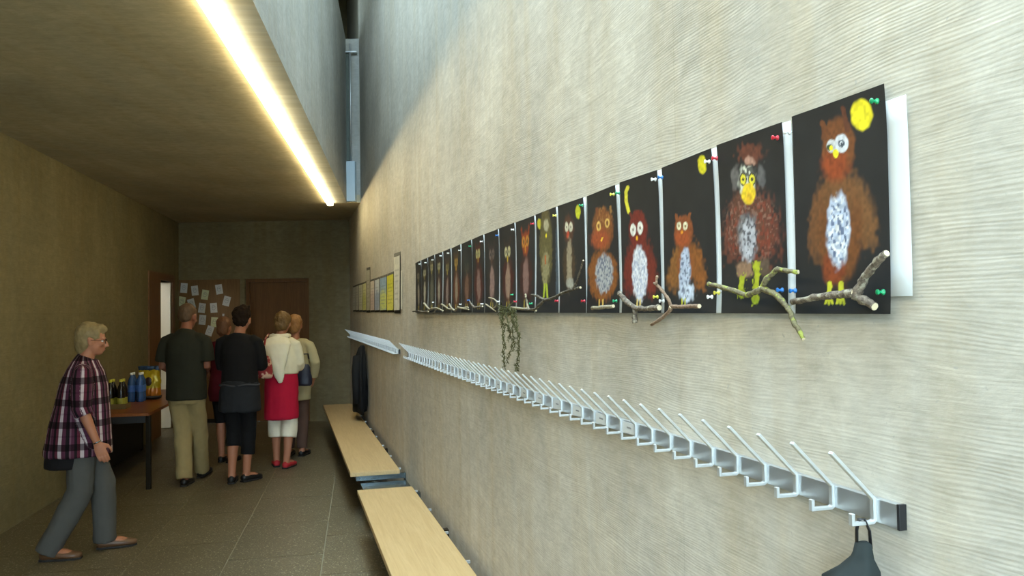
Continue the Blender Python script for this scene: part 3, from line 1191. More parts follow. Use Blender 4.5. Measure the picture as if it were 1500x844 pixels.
def owl5(A, k):
    P = crop(770, 250, 3.514)
    s_ = 3.514
    E = lambda cx, cy, rx, ry, col, **kw: A.ell(*P(cx, cy), rx / s_, ry / s_, col, **kw)
    E(405, 540, 74, 130, (128, 76, 32), soft=0.12, rag=0.1)
    E(405, 300, 52, 110, (124, 74, 36), soft=0.14, rag=0.12)
    A.line([P(446, 215), P(446, 185)], 6 / s_, (150, 110, 60))
    A.line([P(375, 220), P(376, 195)], 8 / s_, (110, 62, 34))
    E(390, 350, 45, 50, (150, 72, 38), soft=0.4)
    A.speck(*P(410, 225), 46 / s_, 40 / s_, (164, 112, 60), f=30, lo=0.1, a=0.6)
    for x, y in ((384, 285), (428, 270)):
        E(x, y, 12, 24, (216, 176, 96), rag=0.1)
        E(x, y, 6, 14, (130, 80, 40))
    A.line([P(404, 345), P(398, 360)], 4 / s_, (236, 190, 60))
    E(412, 530, 42, 98, (164, 164, 164), soft=0.15, rag=0.16)
    A.speck(*P(412, 530), 42 / s_, 98 / s_, (96, 102, 120), f=44, lo=0.02)
    for x in (390, 408):
        A.line([P(x, 665), P(x, 698)], 3 / s_, (220, 180, 90))


def owl6(A, k):
    P = crop(770, 250, 3.514)
    s_ = 3.514
    E = lambda cx, cy, rx, ry, col, **kw: A.ell(*P(cx, cy), rx / s_, ry / s_, col, **kw)
    E(278, 212, 12, 36, (190, 194, 40), rag=0.1)
    E(232, 490, 32, 110, (74, 58, 40), soft=0.3, rag=0.2)
    E(231, 300, 26, 70, (84, 52, 36), soft=0.3)
    for x in (220, 242):
        E(x, 290, 9, 26, (206, 200, 176), rag=0.1)
        E(x, 290, 3, 7, (90, 84, 76))
    E(226, 330, 7, 18, (190, 70, 40), soft=0.3)
    E(234, 480, 14, 125, (150, 136, 112), soft=0.25, rag=0.25)
    E(238, 580, 20, 26, (160, 158, 146), soft=0.25)


def owl7(A, k):
    P = crop(770, 250, 3.514)
    s_ = 3.514
    E = lambda cx, cy, rx, ry, col, **kw: A.ell(*P(cx, cy), rx / s_, ry / s_, col, **kw)
    E(75, 275, 11, 27, (196, 190, 50), rag=0.1)
    E(110, 400, 34, 190, (92, 84, 48), soft=0.2, rag=0.14)
    E(110, 250, 22, 60, (98, 88, 56), soft=0.3)
    E(112, 280, 13, 30, (176, 170, 140), soft=0.25)
    E(110, 335, 4, 12, YEL)
    E(108, 500, 18, 90, (140, 132, 96), soft=0.3, rag=0.3)
    A.line([P(107, 440), P(107, 480)], 4 / s_, (184, 96, 40))
    A.line([P(104, 585), P(101, 650)], 5 / s_, (170, 184, 50))
    A.line([P(114, 585), P(120, 655)], 5 / s_, (170, 184, 50))
    A.line([P(166, 300), P(166, 640)], 6 / s_, (86, 100, 110), a=0.7)


def far_owl(pal):
    """smaller paintings farther along: pal = body, head, belly, eyes, beak"""
    body, head, belly, eyes, beak, hy, moon = [tuple(int(c * 0.86) for c in p) if isinstance(p, tuple) and len(p) == 3 else p for p in pal]

    def f(A, k):
        A.ell(0.36, 0.36, 0.24, 0.27, body, soft=0.3, rag=0.2, f=14)
        A.ell(0.35, hy, 0.13, 0.13, head, soft=0.25, rag=0.12, f=14)
        A.line([(0.24, hy + 0.08), (0.21, hy + 0.16)], 0.03, head)
        A.line([(0.46, hy + 0.08), (0.49, hy + 0.16)], 0.03, head)
        A.ell(0.36, 0.36, 0.11, 0.20, belly, soft=0.25, rag=0.2, f=14)
        for x in (0.28, 0.42):
            A.ell(x, hy + 0.02, 0.058, 0.06, eyes, rag=0.05)
            A.ell(x, hy + 0.02, 0.02, 0.025, (50, 44, 36), rag=0.05)
        A.ell(0.35, hy - 0.06, 0.03, 0.04, beak, rag=0.05)
        for x in (0.31, 0.41):
            A.line([(x, 0.12), (x, 0.06)], 0.018, (170, 150, 60))
        if moon:
            A.ell(moon[0], moon[1], 0.06, 0.06, (214, 204, 60), rag=0.05)
    return f


PAINT = [
    (owl1, 'owl painting nearest the camera, brown owl under a round yellow moon'),
    (owl2, 'shaggy owl painting with a large yellow beak and grey brown feathers'),
    (owl3, 'painting of a small pointed-eared orange brown owl with a pale belly'),
    (owl4, 'painting of a dark red owl beside a yellow crescent moon'),
    (owl5, 'painting of a rounded orange brown owl with a speckled grey belly'),
    (owl6, 'painting of a slim dark owl with a lime moon at its top right'),
    (owl7, 'painting of a tall olive owl with long lime legs'),
    (far_owl(((72, 34, 28), (156, 64, 28), (150, 116, 108), (210, 140, 50), (232, 150, 40), 0.74, None)), 'painting of an owl with a glowing orange face, eighth from the camera'),
    (far_owl(((80, 32, 26), (60, 44, 36), (170, 140, 120), (216, 208, 160), (226, 190, 60), 0.68, None)), 'painting of an owl with long cream eyes, just above the hanging moss'),
    (far_owl(((54, 46, 42), (60, 46, 42), (160, 130, 120), (120, 104, 98), (110, 80, 60), 0.70, None)), 'painting of a dusky owl with a pinkish belly, left of the moss owl'),
    (far_owl(((84, 34, 26), (92, 34, 26), (150, 118, 108), (196, 190, 130), (190, 160, 60), 0.76, None)), 'painting of a dark red owl with pale green eyes, eighth from the far end'),
    (far_owl(((72, 42, 30), (44, 50, 48), (130, 96, 78), (70, 70, 60), (90, 70, 50), 0.62, None)), 'painting of a blotchy brown owl on a bluish black sheet'),
    (far_owl(((104, 56, 30), (92, 64, 32), (160, 140, 118), (190, 150, 70), (220, 170, 60), 0.74, None)), 'painting of an amber owl, sixth from the far end of the row'),
    (far_owl(((66, 36, 32), (74, 52, 36), (150, 128, 118), (150, 140, 90), (190, 170, 60), 0.70, None)), 'painting of a plum brown owl, fifth from the far end of the row'),
    (far_owl(((72, 36, 30), (66, 50, 36), (170, 160, 140), (196, 192, 150), (190, 170, 70), 0.76, None)), 'painting of an owl with a thin cream belly, fourth from the far end'),
    (far_owl(((86, 84, 70), (92, 86, 66), (110, 108, 92), (180, 170, 130), (170, 150, 60), 0.78, None)), 'painting of a greyish owl, third from the far end of the row'),
    (far_owl(((56, 48, 38), (66, 54, 40), (190, 182, 160), (190, 186, 150), (170, 150, 60), 0.72, None)), 'painting of an owl with a bright white belly, second from the far end'),
    (far_owl(((50, 44, 38), (56, 48, 40), (150, 140, 124), (140, 130, 110), (150, 130, 60), 0.70, None)), 'painting of a dim owl at the far end of the owl row'),
]
RES = [(120, 168), (100, 150), (84, 140), (76, 130), (70, 120), (56, 100), (52, 92)] + [(34, 60)] * 11
for k, (q, (fn, lab)) in enumerate(zip(Q, PAINT)):
    c4 = corners_from(q)
    A = Art(RES[k][0], RES[k][1], BLACK if k < 11 else (38, 38, 36), 100 + k, px_map(q) if k < 7 else unit_map)
    fn(A, k)
    if k == 0:
        bk = ((0.02, 1.165, 0.075, 0.925), M['paper'])
    else:
        nb_ = corners_from(Q[k - 1])
        wd_ = max(c4[2][0], c4[1][0]) - max(c4[3][0], c4[0][0])
        gap_ = min(abs(nb_[3][0] - c4[2][0]), abs(nb_[0][0] - c4[1][0])) / abs(wd_)
        bk = ((0.02, 1 + gap_ * 0.94, 0.002, 0.996), M['paper'])
    make_sheet('owl_painting', lab, 'painting', 'owl paintings in a row', c4, A, 0.007, 0.004, k * 1.3, bk)

# ------------------------------------------------------------------ push pins
PINC = {'green': srgb(30, 150, 96), 'white': srgb(232, 232, 230), 'red': srgb(196, 40, 56), 'blue': srgb(36, 110, 186), 'yellow': srgb(222, 214, 80)}
PM = {}
for n_, c_ in PINC.items():
    m_, nt_, b_ = newmat(n_ + '_pin_plastic')
    b_.inputs['Base Color'].default_value = c_
    b_.inputs['Roughness'].default_value = 0.3
    PM[n_] = m_
STEELPIN = M['steel']
PROF = [(0.0048, 0.0), (0.0050, 0.0015), (0.0026, 0.0035), (0.0024, 0.0088), (0.0044, 0.0105), (0.0046, 0.0122), (0.0028, 0.0128)]
pin_me = {}
out_axis = NR.to_3d().to_track_quat('Z', 'Y').to_matrix()


def pin(px, py, col, lab):
    p = on_rw(px, py, 0.014)
    r = thing('push_pin', lab, 'push pin', p + NR * 0.001, 0, 'push pins holding the owl paintings')
    if col not in pin_me:
        bm = bmesh.new()
        add_lathe(bm, PROF, 12, axis=out_axis)
        h = obj('head', bm, PM[col], r, True)
        bm = bmesh.new()
        add_lathe(bm, [(0.0005, 0.002), (0.0005, -0.013)], 6, axis=out_axis)
        pnt = obj('point', bm, STEELPIN, r)
        pin_me[col] = (h.data, pnt.data)
    else:
        link(bpy.data.objects.new('head', pin_me[col][0]), r)
        link(bpy.data.objects.new('point', pin_me[col][1]), r)


PINS = [
    (1286, 148.5, 'green', 'green push pin at the top right corner, beside the round yellow moon'),
    (1295, 428, 'green', 'green push pin at the lower right corner of the nearest painting'),
    (1158, 194, 'white', 'white push pin at the top left corner of the nearest painting'),
    (1166, 426, 'blue', 'blue push pin at the lower left corner of the nearest painting'),
    (1140, 202, 'red', 'red push pin at the top right of the shaggy owl painting'),
    (1147, 425, 'blue', 'blue push pin at the lower right of the shaggy owl painting'),
    (1051, 232, 'red', 'red push pin at the top left of the shaggy owl painting'),
    (1040, 237, 'white', 'white push pin beside the yellow moon of the small orange owl'),
    (1054, 429, 'yellow', 'yellow push pin at the lower left of the shaggy owl painting'),
    (1044, 435, 'white', 'white push pin at the lower right of the small orange owl'),
    (971, 260, 'blue', 'blue push pin at the top left of the small orange owl'),
    (961, 263, 'white', 'white push pin at the top right of the dark red owl'),
    (964, 435, 'yellow', 'yellow push pin at the lower right of the dark red owl'),
    (973, 441, 'white', 'white push pin at the lower left of the small orange owl'),
    (908, 283, 'green', 'green push pin at the top left of the dark red owl'),
    (900, 285, 'yellow', 'yellow push pin at the top right of the rounded orange owl'),
    (904, 441, 'green', 'green push pin at the lower right of the rounded orange owl'),
    (854, 301, 'green', 'green push pin beside the lime moon'),
    (857, 441, 'red', 'red push pin at the lower left of the rounded orange owl'),
    (815, 316, 'yellow', 'yellow push pin at the top right of the tall olive owl'),
    (818, 441, 'red', 'red push pin at the lower right of the tall olive owl'),
    (780, 445, 'green', 'green push pin at the lower right of the orange faced owl'),
    (782, 328, 'red', 'red push pin at the top right of the orange faced owl'),
    (753, 336.5, 'white', 'white push pin at the top right of the owl above the moss'),
    (752, 432, 'green', 'green push pin in the upper of two low right pins above the moss'),
    (757, 442, 'red', 'red push pin at the lower right of the owl above the moss'),
    (730, 345, 'blue', 'blue push pin at the top right of the dusky owl'),
    (732, 442, 'white', 'white push pin at the lower right of the dusky owl'),
    (707, 354, 'white', 'white push pin at the top right of the pale green eyed owl'),
    (708, 445.5, 'white', 'white push pin at the lower right of the pale green eyed owl'),
    (690, 361, 'green', 'green push pin at the top right of the blotchy brown owl'),
    (688, 440, 'blue', 'blue push pin at the lower right of the blotchy brown owl'),
    (675, 367, 'white', 'white push pin at the top right of the amber owl'),
    (676, 446, 'white', 'white push pin at the lower right of the amber owl'),
    (658, 371, 'white', 'white push pin at the top right of the plum brown owl'),
    (647, 375, 'white', 'white push pin at the top of the thin bellied owl, fourth from the far end'),
    (635, 381, 'white', 'white push pin at the top right of the greyish owl'),
    (636, 443, 'white', 'white push pin at the bottom of the greyish owl'),
    (624.5, 385, 'white', 'white push pin at the top of the second painting from the far end'),
    (616, 387, 'white', 'white push pin at the top of the painting at the far end'),
]
for a_ in PINS:
    pin(*a_)


# ------------------------------------------------------------------ twigs
def bark(name, a, b_, fl):
    m, nt, b = newmat(name)
    v = mapped(nt, (1, 1, 1))
    f = tex_noise(nt, v, 130, 4, 0.7)
    g = tex_noise(nt, v, 60, 3)
    col = mix_rgb(nt, ramp(nt, f, 0.38, 0.62), srgb(*a), srgb(*b_))
    col = mix_rgb(nt, ramp(nt, g, 0.54, 0.62), col, srgb(*fl))
    nt.links.new(col, b.inputs['Base Color'])
    b.inputs['Roughness'].default_value = 0.85
    bump(nt, f, b, 0.8, 0.003)
    return m


BK = {'grey': bark('lichen_grey_bark', (74, 63, 52), (122, 109, 92), (150, 142, 122)),
      'brown': bark('brown_bark', (104, 80, 60), (146, 120, 96), (128, 104, 84)),
      'mossy': bark('mossy_bark', (88, 78, 56), (126, 118, 84), (150, 156, 70)),
      'pale': bark('pale_bark', (118, 106, 84), (160, 150, 124), (140, 130, 100)),
      'dark': bark('dark_bark', (54, 46, 36), (88, 78, 62), (116, 108, 90))}
CUT = simple('cut_wood', srgb(206, 190, 156), 0.8, 0, 0.1)


def twig(label, cr, branches, mat, out=0.026, seed=0, group='twigs below the owls'):
    """branches: list of (points in crop pixels, radius start, radius end) in metres"""
    rnd = random.Random(seed)
    P = crop(*cr)
    root = None
    for pts, r0, r1 in branches:
        w3 = []
        for i, (x, y) in enumerate(pts):
            w3.append(on_rw(*P(x, y), out + rnd.uniform(-0.004, 0.004)))
        fine = []
        for i in range(len(w3) - 1):
            for t in range(4):
                p = w3[i].lerp(w3[i + 1], t / 4)
                p += Vector((rnd.uniform(-1, 1), rnd.uniform(-1, 1), rnd.uniform(-1, 1))) * r0 * 0.16
                fine.append(p)
        fine.append(w3[-1])
        if root is None:
            root = thing('twig', label, 'twig', fine[0], 0, group)
        n = len(fine)
        rr = [(r0 + (r1 - r0) * i / (n - 1)) * rnd.uniform(0.86, 1.16) for i in range(n)]
        bm = bmesh.new()
        add_tube(bm, [p - root.location for p in fine], rr, 8, side=(0, 0.3, 1))
        obj('branch', bm, mat, root, True)
        t_ = (fine[-1] - fine[-2]).normalized()
        bm = bmesh.new()
        add_tube(bm, [fine[-1] - root.location - t_ * 0.001, fine[-1] - root.location + t_ * 0.0006], [rr[-1] * 0.9, rr[-1] * 0.86], 8)
        obj('cut_end', bm, CUT, root)
    return root


c1, c2, c8, c3, c7, c6 = (1140, 100, 2.11), (960, 180, 2.636), (880, 380, 7.033), (770, 250, 3.514), (720, 400, 5.275), (605, 370, 8.44)
twig('forked twig with cut ends under the nearest owl painting', c1,
     [([(45, 723), (95, 712), (150, 703), (190, 700), (235, 695)], 0.0055, 0.0075),
      ([(240, 712), (250, 680), (268, 645), (300, 605), (335, 572)], 0.0092, 0.0060),
      ([(240, 705), (268, 718), (298, 737)], 0.0082, 0.0064)], BK['grey'], 0.03, 1)
twig('long mossy forked twig under the shaggy owl painting', c2,
     [([(205, 622), (255, 634), (305, 648), (350, 668), (385, 655), (410, 640)], 0.0048, 0.0062),
      ([(410, 640), (425, 610), (445, 590), (470, 566), (512, 572), (552, 576)], 0.0058, 0.0045),
      ([(405, 640), (455, 655), (485, 680), (515, 720), (540, 780), (572, 835)], 0.0066, 0.0042)], BK['mossy'], 0.03, 2)
twig('thin bare twig crossing the edge of the small orange owl painting', c8,
     [([(525, 675), (600, 625), (665, 575), (712, 530), (725, 490)], 0.0038, 0.0052),
      ([(725, 485), (820, 487), (920, 484), (1015, 482)], 0.0046, 0.0052),
      ([(725, 485), (700, 420), (655, 350), (605, 290), (550, 245)], 0.0048, 0.0034),
      ([(575, 260), (572, 215), (580, 172)], 0.0032, 0.0036)], BK['brown'], 0.028, 3)
twig('thick pale lichen twig with a grey stub under the dark red owl', c8,
     [([(190, 345), (245, 415), (300, 465), (355, 500), (450, 512), (530, 500), (605, 498)], 0.0068, 0.0078),
      ([(352, 505), (350, 580), (355, 658)], 0.0062, 0.0078)], BK['grey'], 0.026, 4)
twig('short pale stick under the rounded orange owl', c3,
     [([(343, 709), (400, 703), (452, 698)], 0.0058, 0.005)], BK['pale'], 0.024, 5)
twig('dark forked twig reaching across the slim dark owl and the olive owl', c3,
     [([(92, 668), (130, 660), (165, 645), (200, 625), (245, 612), (282, 602)], 0.0055, 0.0042),
      ([(245, 612), (268, 560), (282, 510), (297, 463)], 0.0046, 0.003),
      ([(100, 664), (75, 690), (50, 712), (20, 718), (0, 716)], 0.0055, 0.004),
      ([(92, 664), (60, 645), (30, 640)], 0.005, 0.004)], BK['dark'], 0.04, 6)
twig('cream twig with a raised fork under the orange faced owl', c7,
     [([(150, 268), (220, 275), (285, 280), (345, 290)], 0.006, 0.0045),
      ([(285, 280), (275, 235), (268, 190), (262, 165)], 0.005, 0.004)], BK['pale'], 0.022, 7)
FAR_TW = [
    ('pale looped twig under the dusky owl', [([(940, 560), (1000, 575), (1040, 610), (1030, 660), (995, 690)], 0.0055, 0.004), ([(900, 640), (960, 680), (1020, 725)], 0.006, 0.005)], 'pale'),
    ('curved pale twig under the pale green eyed owl', [([(720, 640), (760, 680), (810, 672), (860, 665)], 0.0075, 0.006), ([(700, 600), (725, 650)], 0.005, 0.006)], 'grey'),
    ('pale twig under the blotchy brown owl', [([(545, 675), (600, 688), (680, 680)], 0.0075, 0.006), ([(600, 688), (640, 700), (690, 705)], 0.005, 0.004)], 'pale'),
    ('forked pale twig under the amber owl', [([(450, 640), (480, 690), (515, 720), (545, 680)], 0.008, 0.006)], 'pale'),
    ('bent pale twig under the plum brown owl', [([(355, 640), (400, 670), (440, 700), (490, 705)], 0.0085, 0.007)], 'pale'),
    ('low pale twig under the thin bellied owl', [([(230, 690), (300, 688), (370, 720)], 0.008, 0.006), ([(300, 688), (245, 750)], 0.006, 0.004)], 'pale'),
    ('bright hooked twig under the second owl from the far end', [([(140, 630), (165, 665), (205, 705), (260, 690)], 0.0105, 0.008)], 'pale'),
    ('dark twig sticking out past the far end of the owl row', [([(0, 728), (60, 722), (130, 735), (190, 728)], 0.0065, 0.008)], 'dark'),
]
for i_, (lb_, br_, mt_) in enumerate(FAR_TW):
    twig(lb_, c6, [(p_, a_ * 0.72, b_ * 0.72) for p_, a_, b_ in br_], BK[mt_], 0.022 + 0.007 * (i_ % 2), 20 + i_)

# hanging moss
mossm = simple('dry_green_moss', srgb(70, 68, 34), 0.9, 0, 0.3, 90)
rnd = random.Random(5)
P7 = crop(*c7)
STR = [[(85, 290), (85, 360), (95, 430), (85, 520), (90, 610), (100, 680), (105, 735)],
       [(60, 310), (75, 370), (95, 400), (120, 400), (140, 450), (130, 520)],
       [(140, 270), (155, 330), (175, 400), (205, 470), (210, 560), (205, 650), (190, 700), (185, 755)],
       [(160, 280), (185, 340), (200, 420), (215, 500), (205, 600), (210, 690), (200, 755)],
       [(150, 290), (165, 420), (170, 520), (150, 590), (130, 640), (120, 690)],
       [(110, 300), (120, 360), (140, 420), (150, 500), (185, 540), (165, 590)],
       [(90, 300), (80, 420), (95, 500), (105, 560), (85, 640), (95, 700)],
       [(140, 280), (170, 360), (190, 440), (215, 470)]]
org_ = on_rw(*P7(120, 290), 0.03)
moss = thing('hanging_moss', 'tuft of dry green moss hanging below the owl paintings', 'moss', org_)
for st in STR:
    bm = bmesh.new()
    w3 = []
    for x, y in st:
        w3.append(on_rw(*P7(x, y), 0.052 + rnd.uniform(-0.008, 0.012)) - org_)
    fine = []
    for i in range(len(w3) - 1):
        for t in range(5):
            fine.append(w3[i].lerp(w3[i + 1], t / 5) + Vector([rnd.uniform(-0.004, 0.004) for _ in range(3)]))
    fine.append(w3[-1])
    add_tube(bm, fine, [0.0026 * (1 - 0.5 * i / len(fine)) for i in range(len(fine))], 5)
    for p in fine:
        for _ in range(3):
            q = p + Vector([rnd.uniform(-0.011, 0.011) for _ in range(3)])
            add_tube(bm, [p, p.lerp(q, 0.5) + Vector((0, 0, -0.003)), q], [0.0013, 0.0012, 0.0005], 4)
    obj('strand', bm, mossm, moss)
bm = bmesh.new()
for _ in range(60):
    p = on_rw(*P7(rnd.uniform(60, 185), rnd.gauss(285, 16)), 0.046 + rnd.uniform(-0.006, 0.016)) - org_
    q = p + Vector([rnd.uniform(-0.025, 0.025) for _ in range(3)])
    add_tube(bm, [p, q], [0.003, 0.001], 4)
tag(obj('tangle', bm, mossm, moss), kind='stuff')

# ------------------------------------------------------------------ second picture row, farther along
c5 = (500, 340, 4.443)
P5 = crop(*c5)
ROW2 = [
    (76, 93, 362, 356, (206, 204, 190), None, 'narrow white sheet at the far left end of the distant picture row'),
    (94, 113, 355, 348, (206, 202, 186), None, 'second narrow white sheet from the far end of the distant picture row'),
    (115, 137, 348, 341, (208, 206, 180), None, 'third narrow white sheet from the far end of the distant picture row'),
    (139, 161, 340, 332, (206, 204, 150), (190, 190, 110), 'cream yellow sheet just left of the tall grey sheet in the distant row'),
    (163, 186, 252, 245, (168, 164, 146), None, 'tall grey sheet standing out of the middle of the distant picture row'),
    (189, 214, 324, 316, (208, 198, 186), (190, 170, 160), 'pinkish white sheet just right of the tall grey sheet'),
    (217, 248, 315, 305, (196, 200, 204), (150, 160, 180), 'bluish white sheet in the distant picture row'),
    (252, 294, 303, 290, (150, 176, 196), (204, 210, 120), 'sheet with blue top and yellow green bottom in the distant row'),
    (298, 339, 288, 272, (206, 200, 60), (224, 214, 96), 'bright yellow sheet in the distant picture row'),
    (343, 380, 165, 152, (216, 212, 194), None, 'tall white sheet at the near end of the distant picture row'),
]
for i_, (x0, x1, y0, y1, col, col2, lab) in enumerate(ROW2):
    q = [P5(x0, y0), P5(x1, y1), P5(x1, 507), P5(x0, 509)]
    A = Art(26, 40, col, 300 + i_, unit_map)
    if col2:
        A.ell(0.35, 0.28, 0.5, 0.34, col2, soft=0.4, rag=0.3, f=7)
    for j in range(7):
        A.line([(0.1, 0.86 - j * 0.11), (0.6 - 0.1 * rnd.random(), 0.86 - j * 0.11)], 0.012, tuple(int(c * 0.72) for c in col), 0.6)
    c4 = corners_from(q)
    r_ = make_sheet('poster', lab, 'poster', 'posters in the distant row', c4, A, 0.006, 0.001, i_, ((0.0, 1.045 if i_ < 9 else 1.10, -0.06, 1.07), M['dark_frame']))
# plain white strip at the near end
q = [P5(386, 252), P5(396, 248), P5(396, 503), P5(386, 503)]
A = Art(6, 16, (222, 220, 204), 400, unit_map)
make_sheet('paper_strip', 'plain white paper strip beside the tall white sheet', 'paper', None, corners_from(q), A, 0.004, 0.001, 3, None)

# ================================================================== PEOPLE
SKIN = simple('skin', srgb(164, 108, 80), 0.55, 0, 0.06, 20)
SKIN2 = simple('tanned_skin', srgb(132, 80, 58), 0.55, 0, 0.06, 20)


def cloth(name, c, var=0.14, rough=0.85, ns=14.0):
    return simple(name, srgb(*c), rough, 0, var, ns, 0.15, 0.2)


def lerp(a, b, t):
    return Vector(a) + (Vector(b) - Vector(a)) * t


def joints(k=1.0, sw=0.175, hw=0.085, **over):
    """standing figure 1.65 m tall times k, facing +y, right hand side +x"""
    J = dict(pel=(0, 0, 0.86), waist=(0, 0.0, 1.02), chest=(0, 0.0, 1.22), nb=(0, -0.01, 1.385), head=(0, 0.02, 1.535))
    for n, s in (('R', 1), ('L', -1)):
        J['hip' + n] = (s * hw, 0, 0.84)
        J['knee' + n] = (s * hw, 0.02, 0.47)
        J['ank' + n] = (s * hw, -0.02, 0.075)
        J['toe' + n] = (s * (hw + 0.02), 0.17, 0.03)
        J['sho' + n] = (s * sw, -0.01, 1.318)
        J['elb' + n] = (s * (sw + 0.05), -0.03, 1.07)
        J['wri' + n] = (s * (sw + 0.05), 0.05, 0.84)
    J.update(over)
    return {n: Vector(p) * k for n, p in J.items()}


def add_hand(bm, J, sd, k=1.0, curl=0.5):
    """palm, four unequal bent fingers and a thumb leaving the side of the palm"""
    w, e = J['wri' + sd], J['elb' + sd]
    d = (w - e).normalized()
    s = 1 if sd == 'R' else -1
    inn = Vector((-s, 0.0, 0))                 # palm faces the body
    inn = (inn - d * inn.dot(d)).normalized()
    fw = d.cross(inn) * (1 if d.cross(inn).y > 0 else -1)   # thumb side
    pc = w + d * 0.05 * k
    add_tube(bm, [w - d * 0.01, w + d * 0.02 * k, w + d * 0.06 * k, w + d * 0.088 * k],
             [(0.024 * k, 0.019 * k), (0.030 * k, 0.016 * k), (0.040 * k, 0.015 * k), (0.037 * k, 0.012 * k)], 10, side=fw)
    for i, ln in enumerate((0.072, 0.080, 0.075, 0.060)):
        b0 = w + d * 0.082 * k + fw * (0.029 - 0.0195 * i) * k
        a = curl * (0.9 + 0.12 * i)
        p = [b0 - d * 0.01]
        q = b0
        for seg, fr in enumerate((0.42, 0.32, 0.26)):
            ang = a * (0.35 + seg * 0.55)
            q = q + (d * math.cos(ang) + inn * math.sin(ang)) * ln * fr * k
            p.append(q)
        add_tube(bm, p, [0.0094 * k, 0.0092 * k, 0.0084 * k, 0.0066 * k], 7, side=fw)
    t0 = w + d * 0.025 * k + fw * 0.024 * k
    t1 = t0 + (d * 0.6 + fw * 0.75 + inn * 0.25).normalized() * 0.038 * k
    t2 = t1 + (d * 0.9 + fw * 0.2 + inn * 0.35).normalized() * 0.032 * k
    t3 = t2 + (d * 0.95 + inn * 0.3).normalized() * 0.024 * k
    add_tube(bm, [t0, t1, t2, t3], [0.013 * k, 0.0115 * k, 0.010 * k, 0.0075 * k], 7, side=inn)


def head_matrix(J, turn=0.0, nod=0.0):
    return Matrix.Translation(J['head']) @ Matrix.Rotation(turn, 4, 'Z') @ Matrix.Rotation(nod, 4, 'X')


def add_head(bm, HM, k=1.0):
    """skull, jaw, nose, lips, brow, chin and ears, facing +y"""
    R3 = HM.to_3x3()

    def B(c, r):
        add_ball(bm, HM @ (Vector(c) * k), tuple(x * k for x in r), 14, 10, R3)
    B((0, -0.012, 0.022), (0.073, 0.092, 0.092))       # skull
    B((0, 0.014, -0.035), (0.058, 0.066, 0.074))       # face
    B((0, 0.038, -0.082), (0.034, 0.036, 0.026))       # chin and jaw
    B((0, 0.070, 0.012), (0.048, 0.016, 0.012))        # brow
    for s in (-1, 1):
        B((s * 0.036, 0.058, -0.028), (0.020, 0.020, 0.018))   # cheek
        B((s * 0.073, -0.006, -0.012), (0.008, 0.019, 0.032))  # ear
        B((s * 0.077, -0.014, 0.004), (0.008, 0.014, 0.016))
    add_tube(bm, [HM @ (Vector((0, 0.072, 0.004)) * k), HM @ (Vector((0, 0.090, -0.022)) * k), HM @ (Vector((0, 0.098, -0.036)) * k), HM @ (Vector((0, 0.078, -0.044)) * k)],
             [0.009 * k, 0.011 * k, 0.0135 * k, 0.010 * k], 8, side=R3 @ Vector((1, 0, 0)))
    B((0, 0.074, -0.062), (0.021, 0.010, 0.0055))
    B((0, 0.072, -0.072), (0.018, 0.010, 0.006))


def body_shells(J, k=1.0, fem=True, turn=0.0, nod=0.0, curl=0.5):
    bm = bmesh.new()
    # trunk
    hipw = 0.168 if fem else 0.165
    wst = 0.128 if fem else 0.148
    chs = 0.142 if fem else 0.165
    top = lerp(J['chest'], J['nb'], 0.72)
    add_tube(bm, [J['pel'] - Vector((0, 0, 0.09 * k)), J['pel'], lerp(J['pel'], J['waist'], 0.55), J['waist'], J['chest'], lerp(J['chest'], J['nb'], 0.45), top, J['nb']],
             [(0.12 * k, 0.09 * k), (hipw * k, 0.112 * k), (0.15 * k, 0.105 * k), (wst * k, 0.095 * k), (chs * k, 0.112 * k),
              (0.14 * k, 0.088 * k), (0.085 * k, 0.06 * k), (0.054 * k, 0.054 * k)], 18)
    add_tube(bm, [lerp(J['chest'], J['nb'], 0.8), J['nb'], lerp(J['nb'], J['head'], 0.45), lerp(J['nb'], J['head'], 0.75)],
             [0.062 * k, 0.052 * k, 0.048 * k, 0.050 * k], 14)
    for sd in 'RL':
        h, kn, an, to = J['hip' + sd], J['knee' + sd], J['ank' + sd], J['toe' + sd]
        add_tube(bm, [h + Vector((0, 0, 0.05 * k)), lerp(h, kn, 0.2), lerp(h, kn, 0.6), kn, lerp(kn, an, 0.3), lerp(kn, an, 0.7), an, an - Vector((0, 0, 0.03 * k))],
                 [0.085 * k, 0.084 * k, 0.064 * k, 0.052 * k, 0.054 * k, 0.040 * k, 0.034 * k, 0.034 * k], 14)
        add_tube(bm, [an + (an - to) * 0.22 - Vector((0, 0, 0.02 * k)), an - Vector((0, 0, 0.025 * k)), lerp(an, to, 0.55), to],
                 [(0.028 * k, 0.03 * k), (0.033 * k, 0.036 * k), (0.040 * k, 0.026 * k), (0.030 * k, 0.014 * k)], 10)
        s_, e_, w_ = J['sho' + sd], J['elb' + sd], J['wri' + sd]
        add_tube(bm, [lerp(J['nb'], s_, 0.45) - Vector((0, 0, 0.045 * k)), lerp(J['nb'], s_, 0.85) - Vector((0, 0, 0.018)), s_ + (e_ - s_) * 0.08, lerp(s_, e_, 0.45), e_, lerp(e_, w_, 0.3), lerp(e_, w_, 0.75), w_, w_ + (w_ - e_) * 0.05],
                 [0.036 * k, 0.038 * k, 0.042 * k, 0.041 * k, 0.036 * k, 0.037 * k, 0.028 * k, 0.024 * k, 0.023 * k], 12)
        add_hand(bm, J, sd, k, curl)
    add_head(bm, head_matrix(J, turn, nod), k)
    return bm


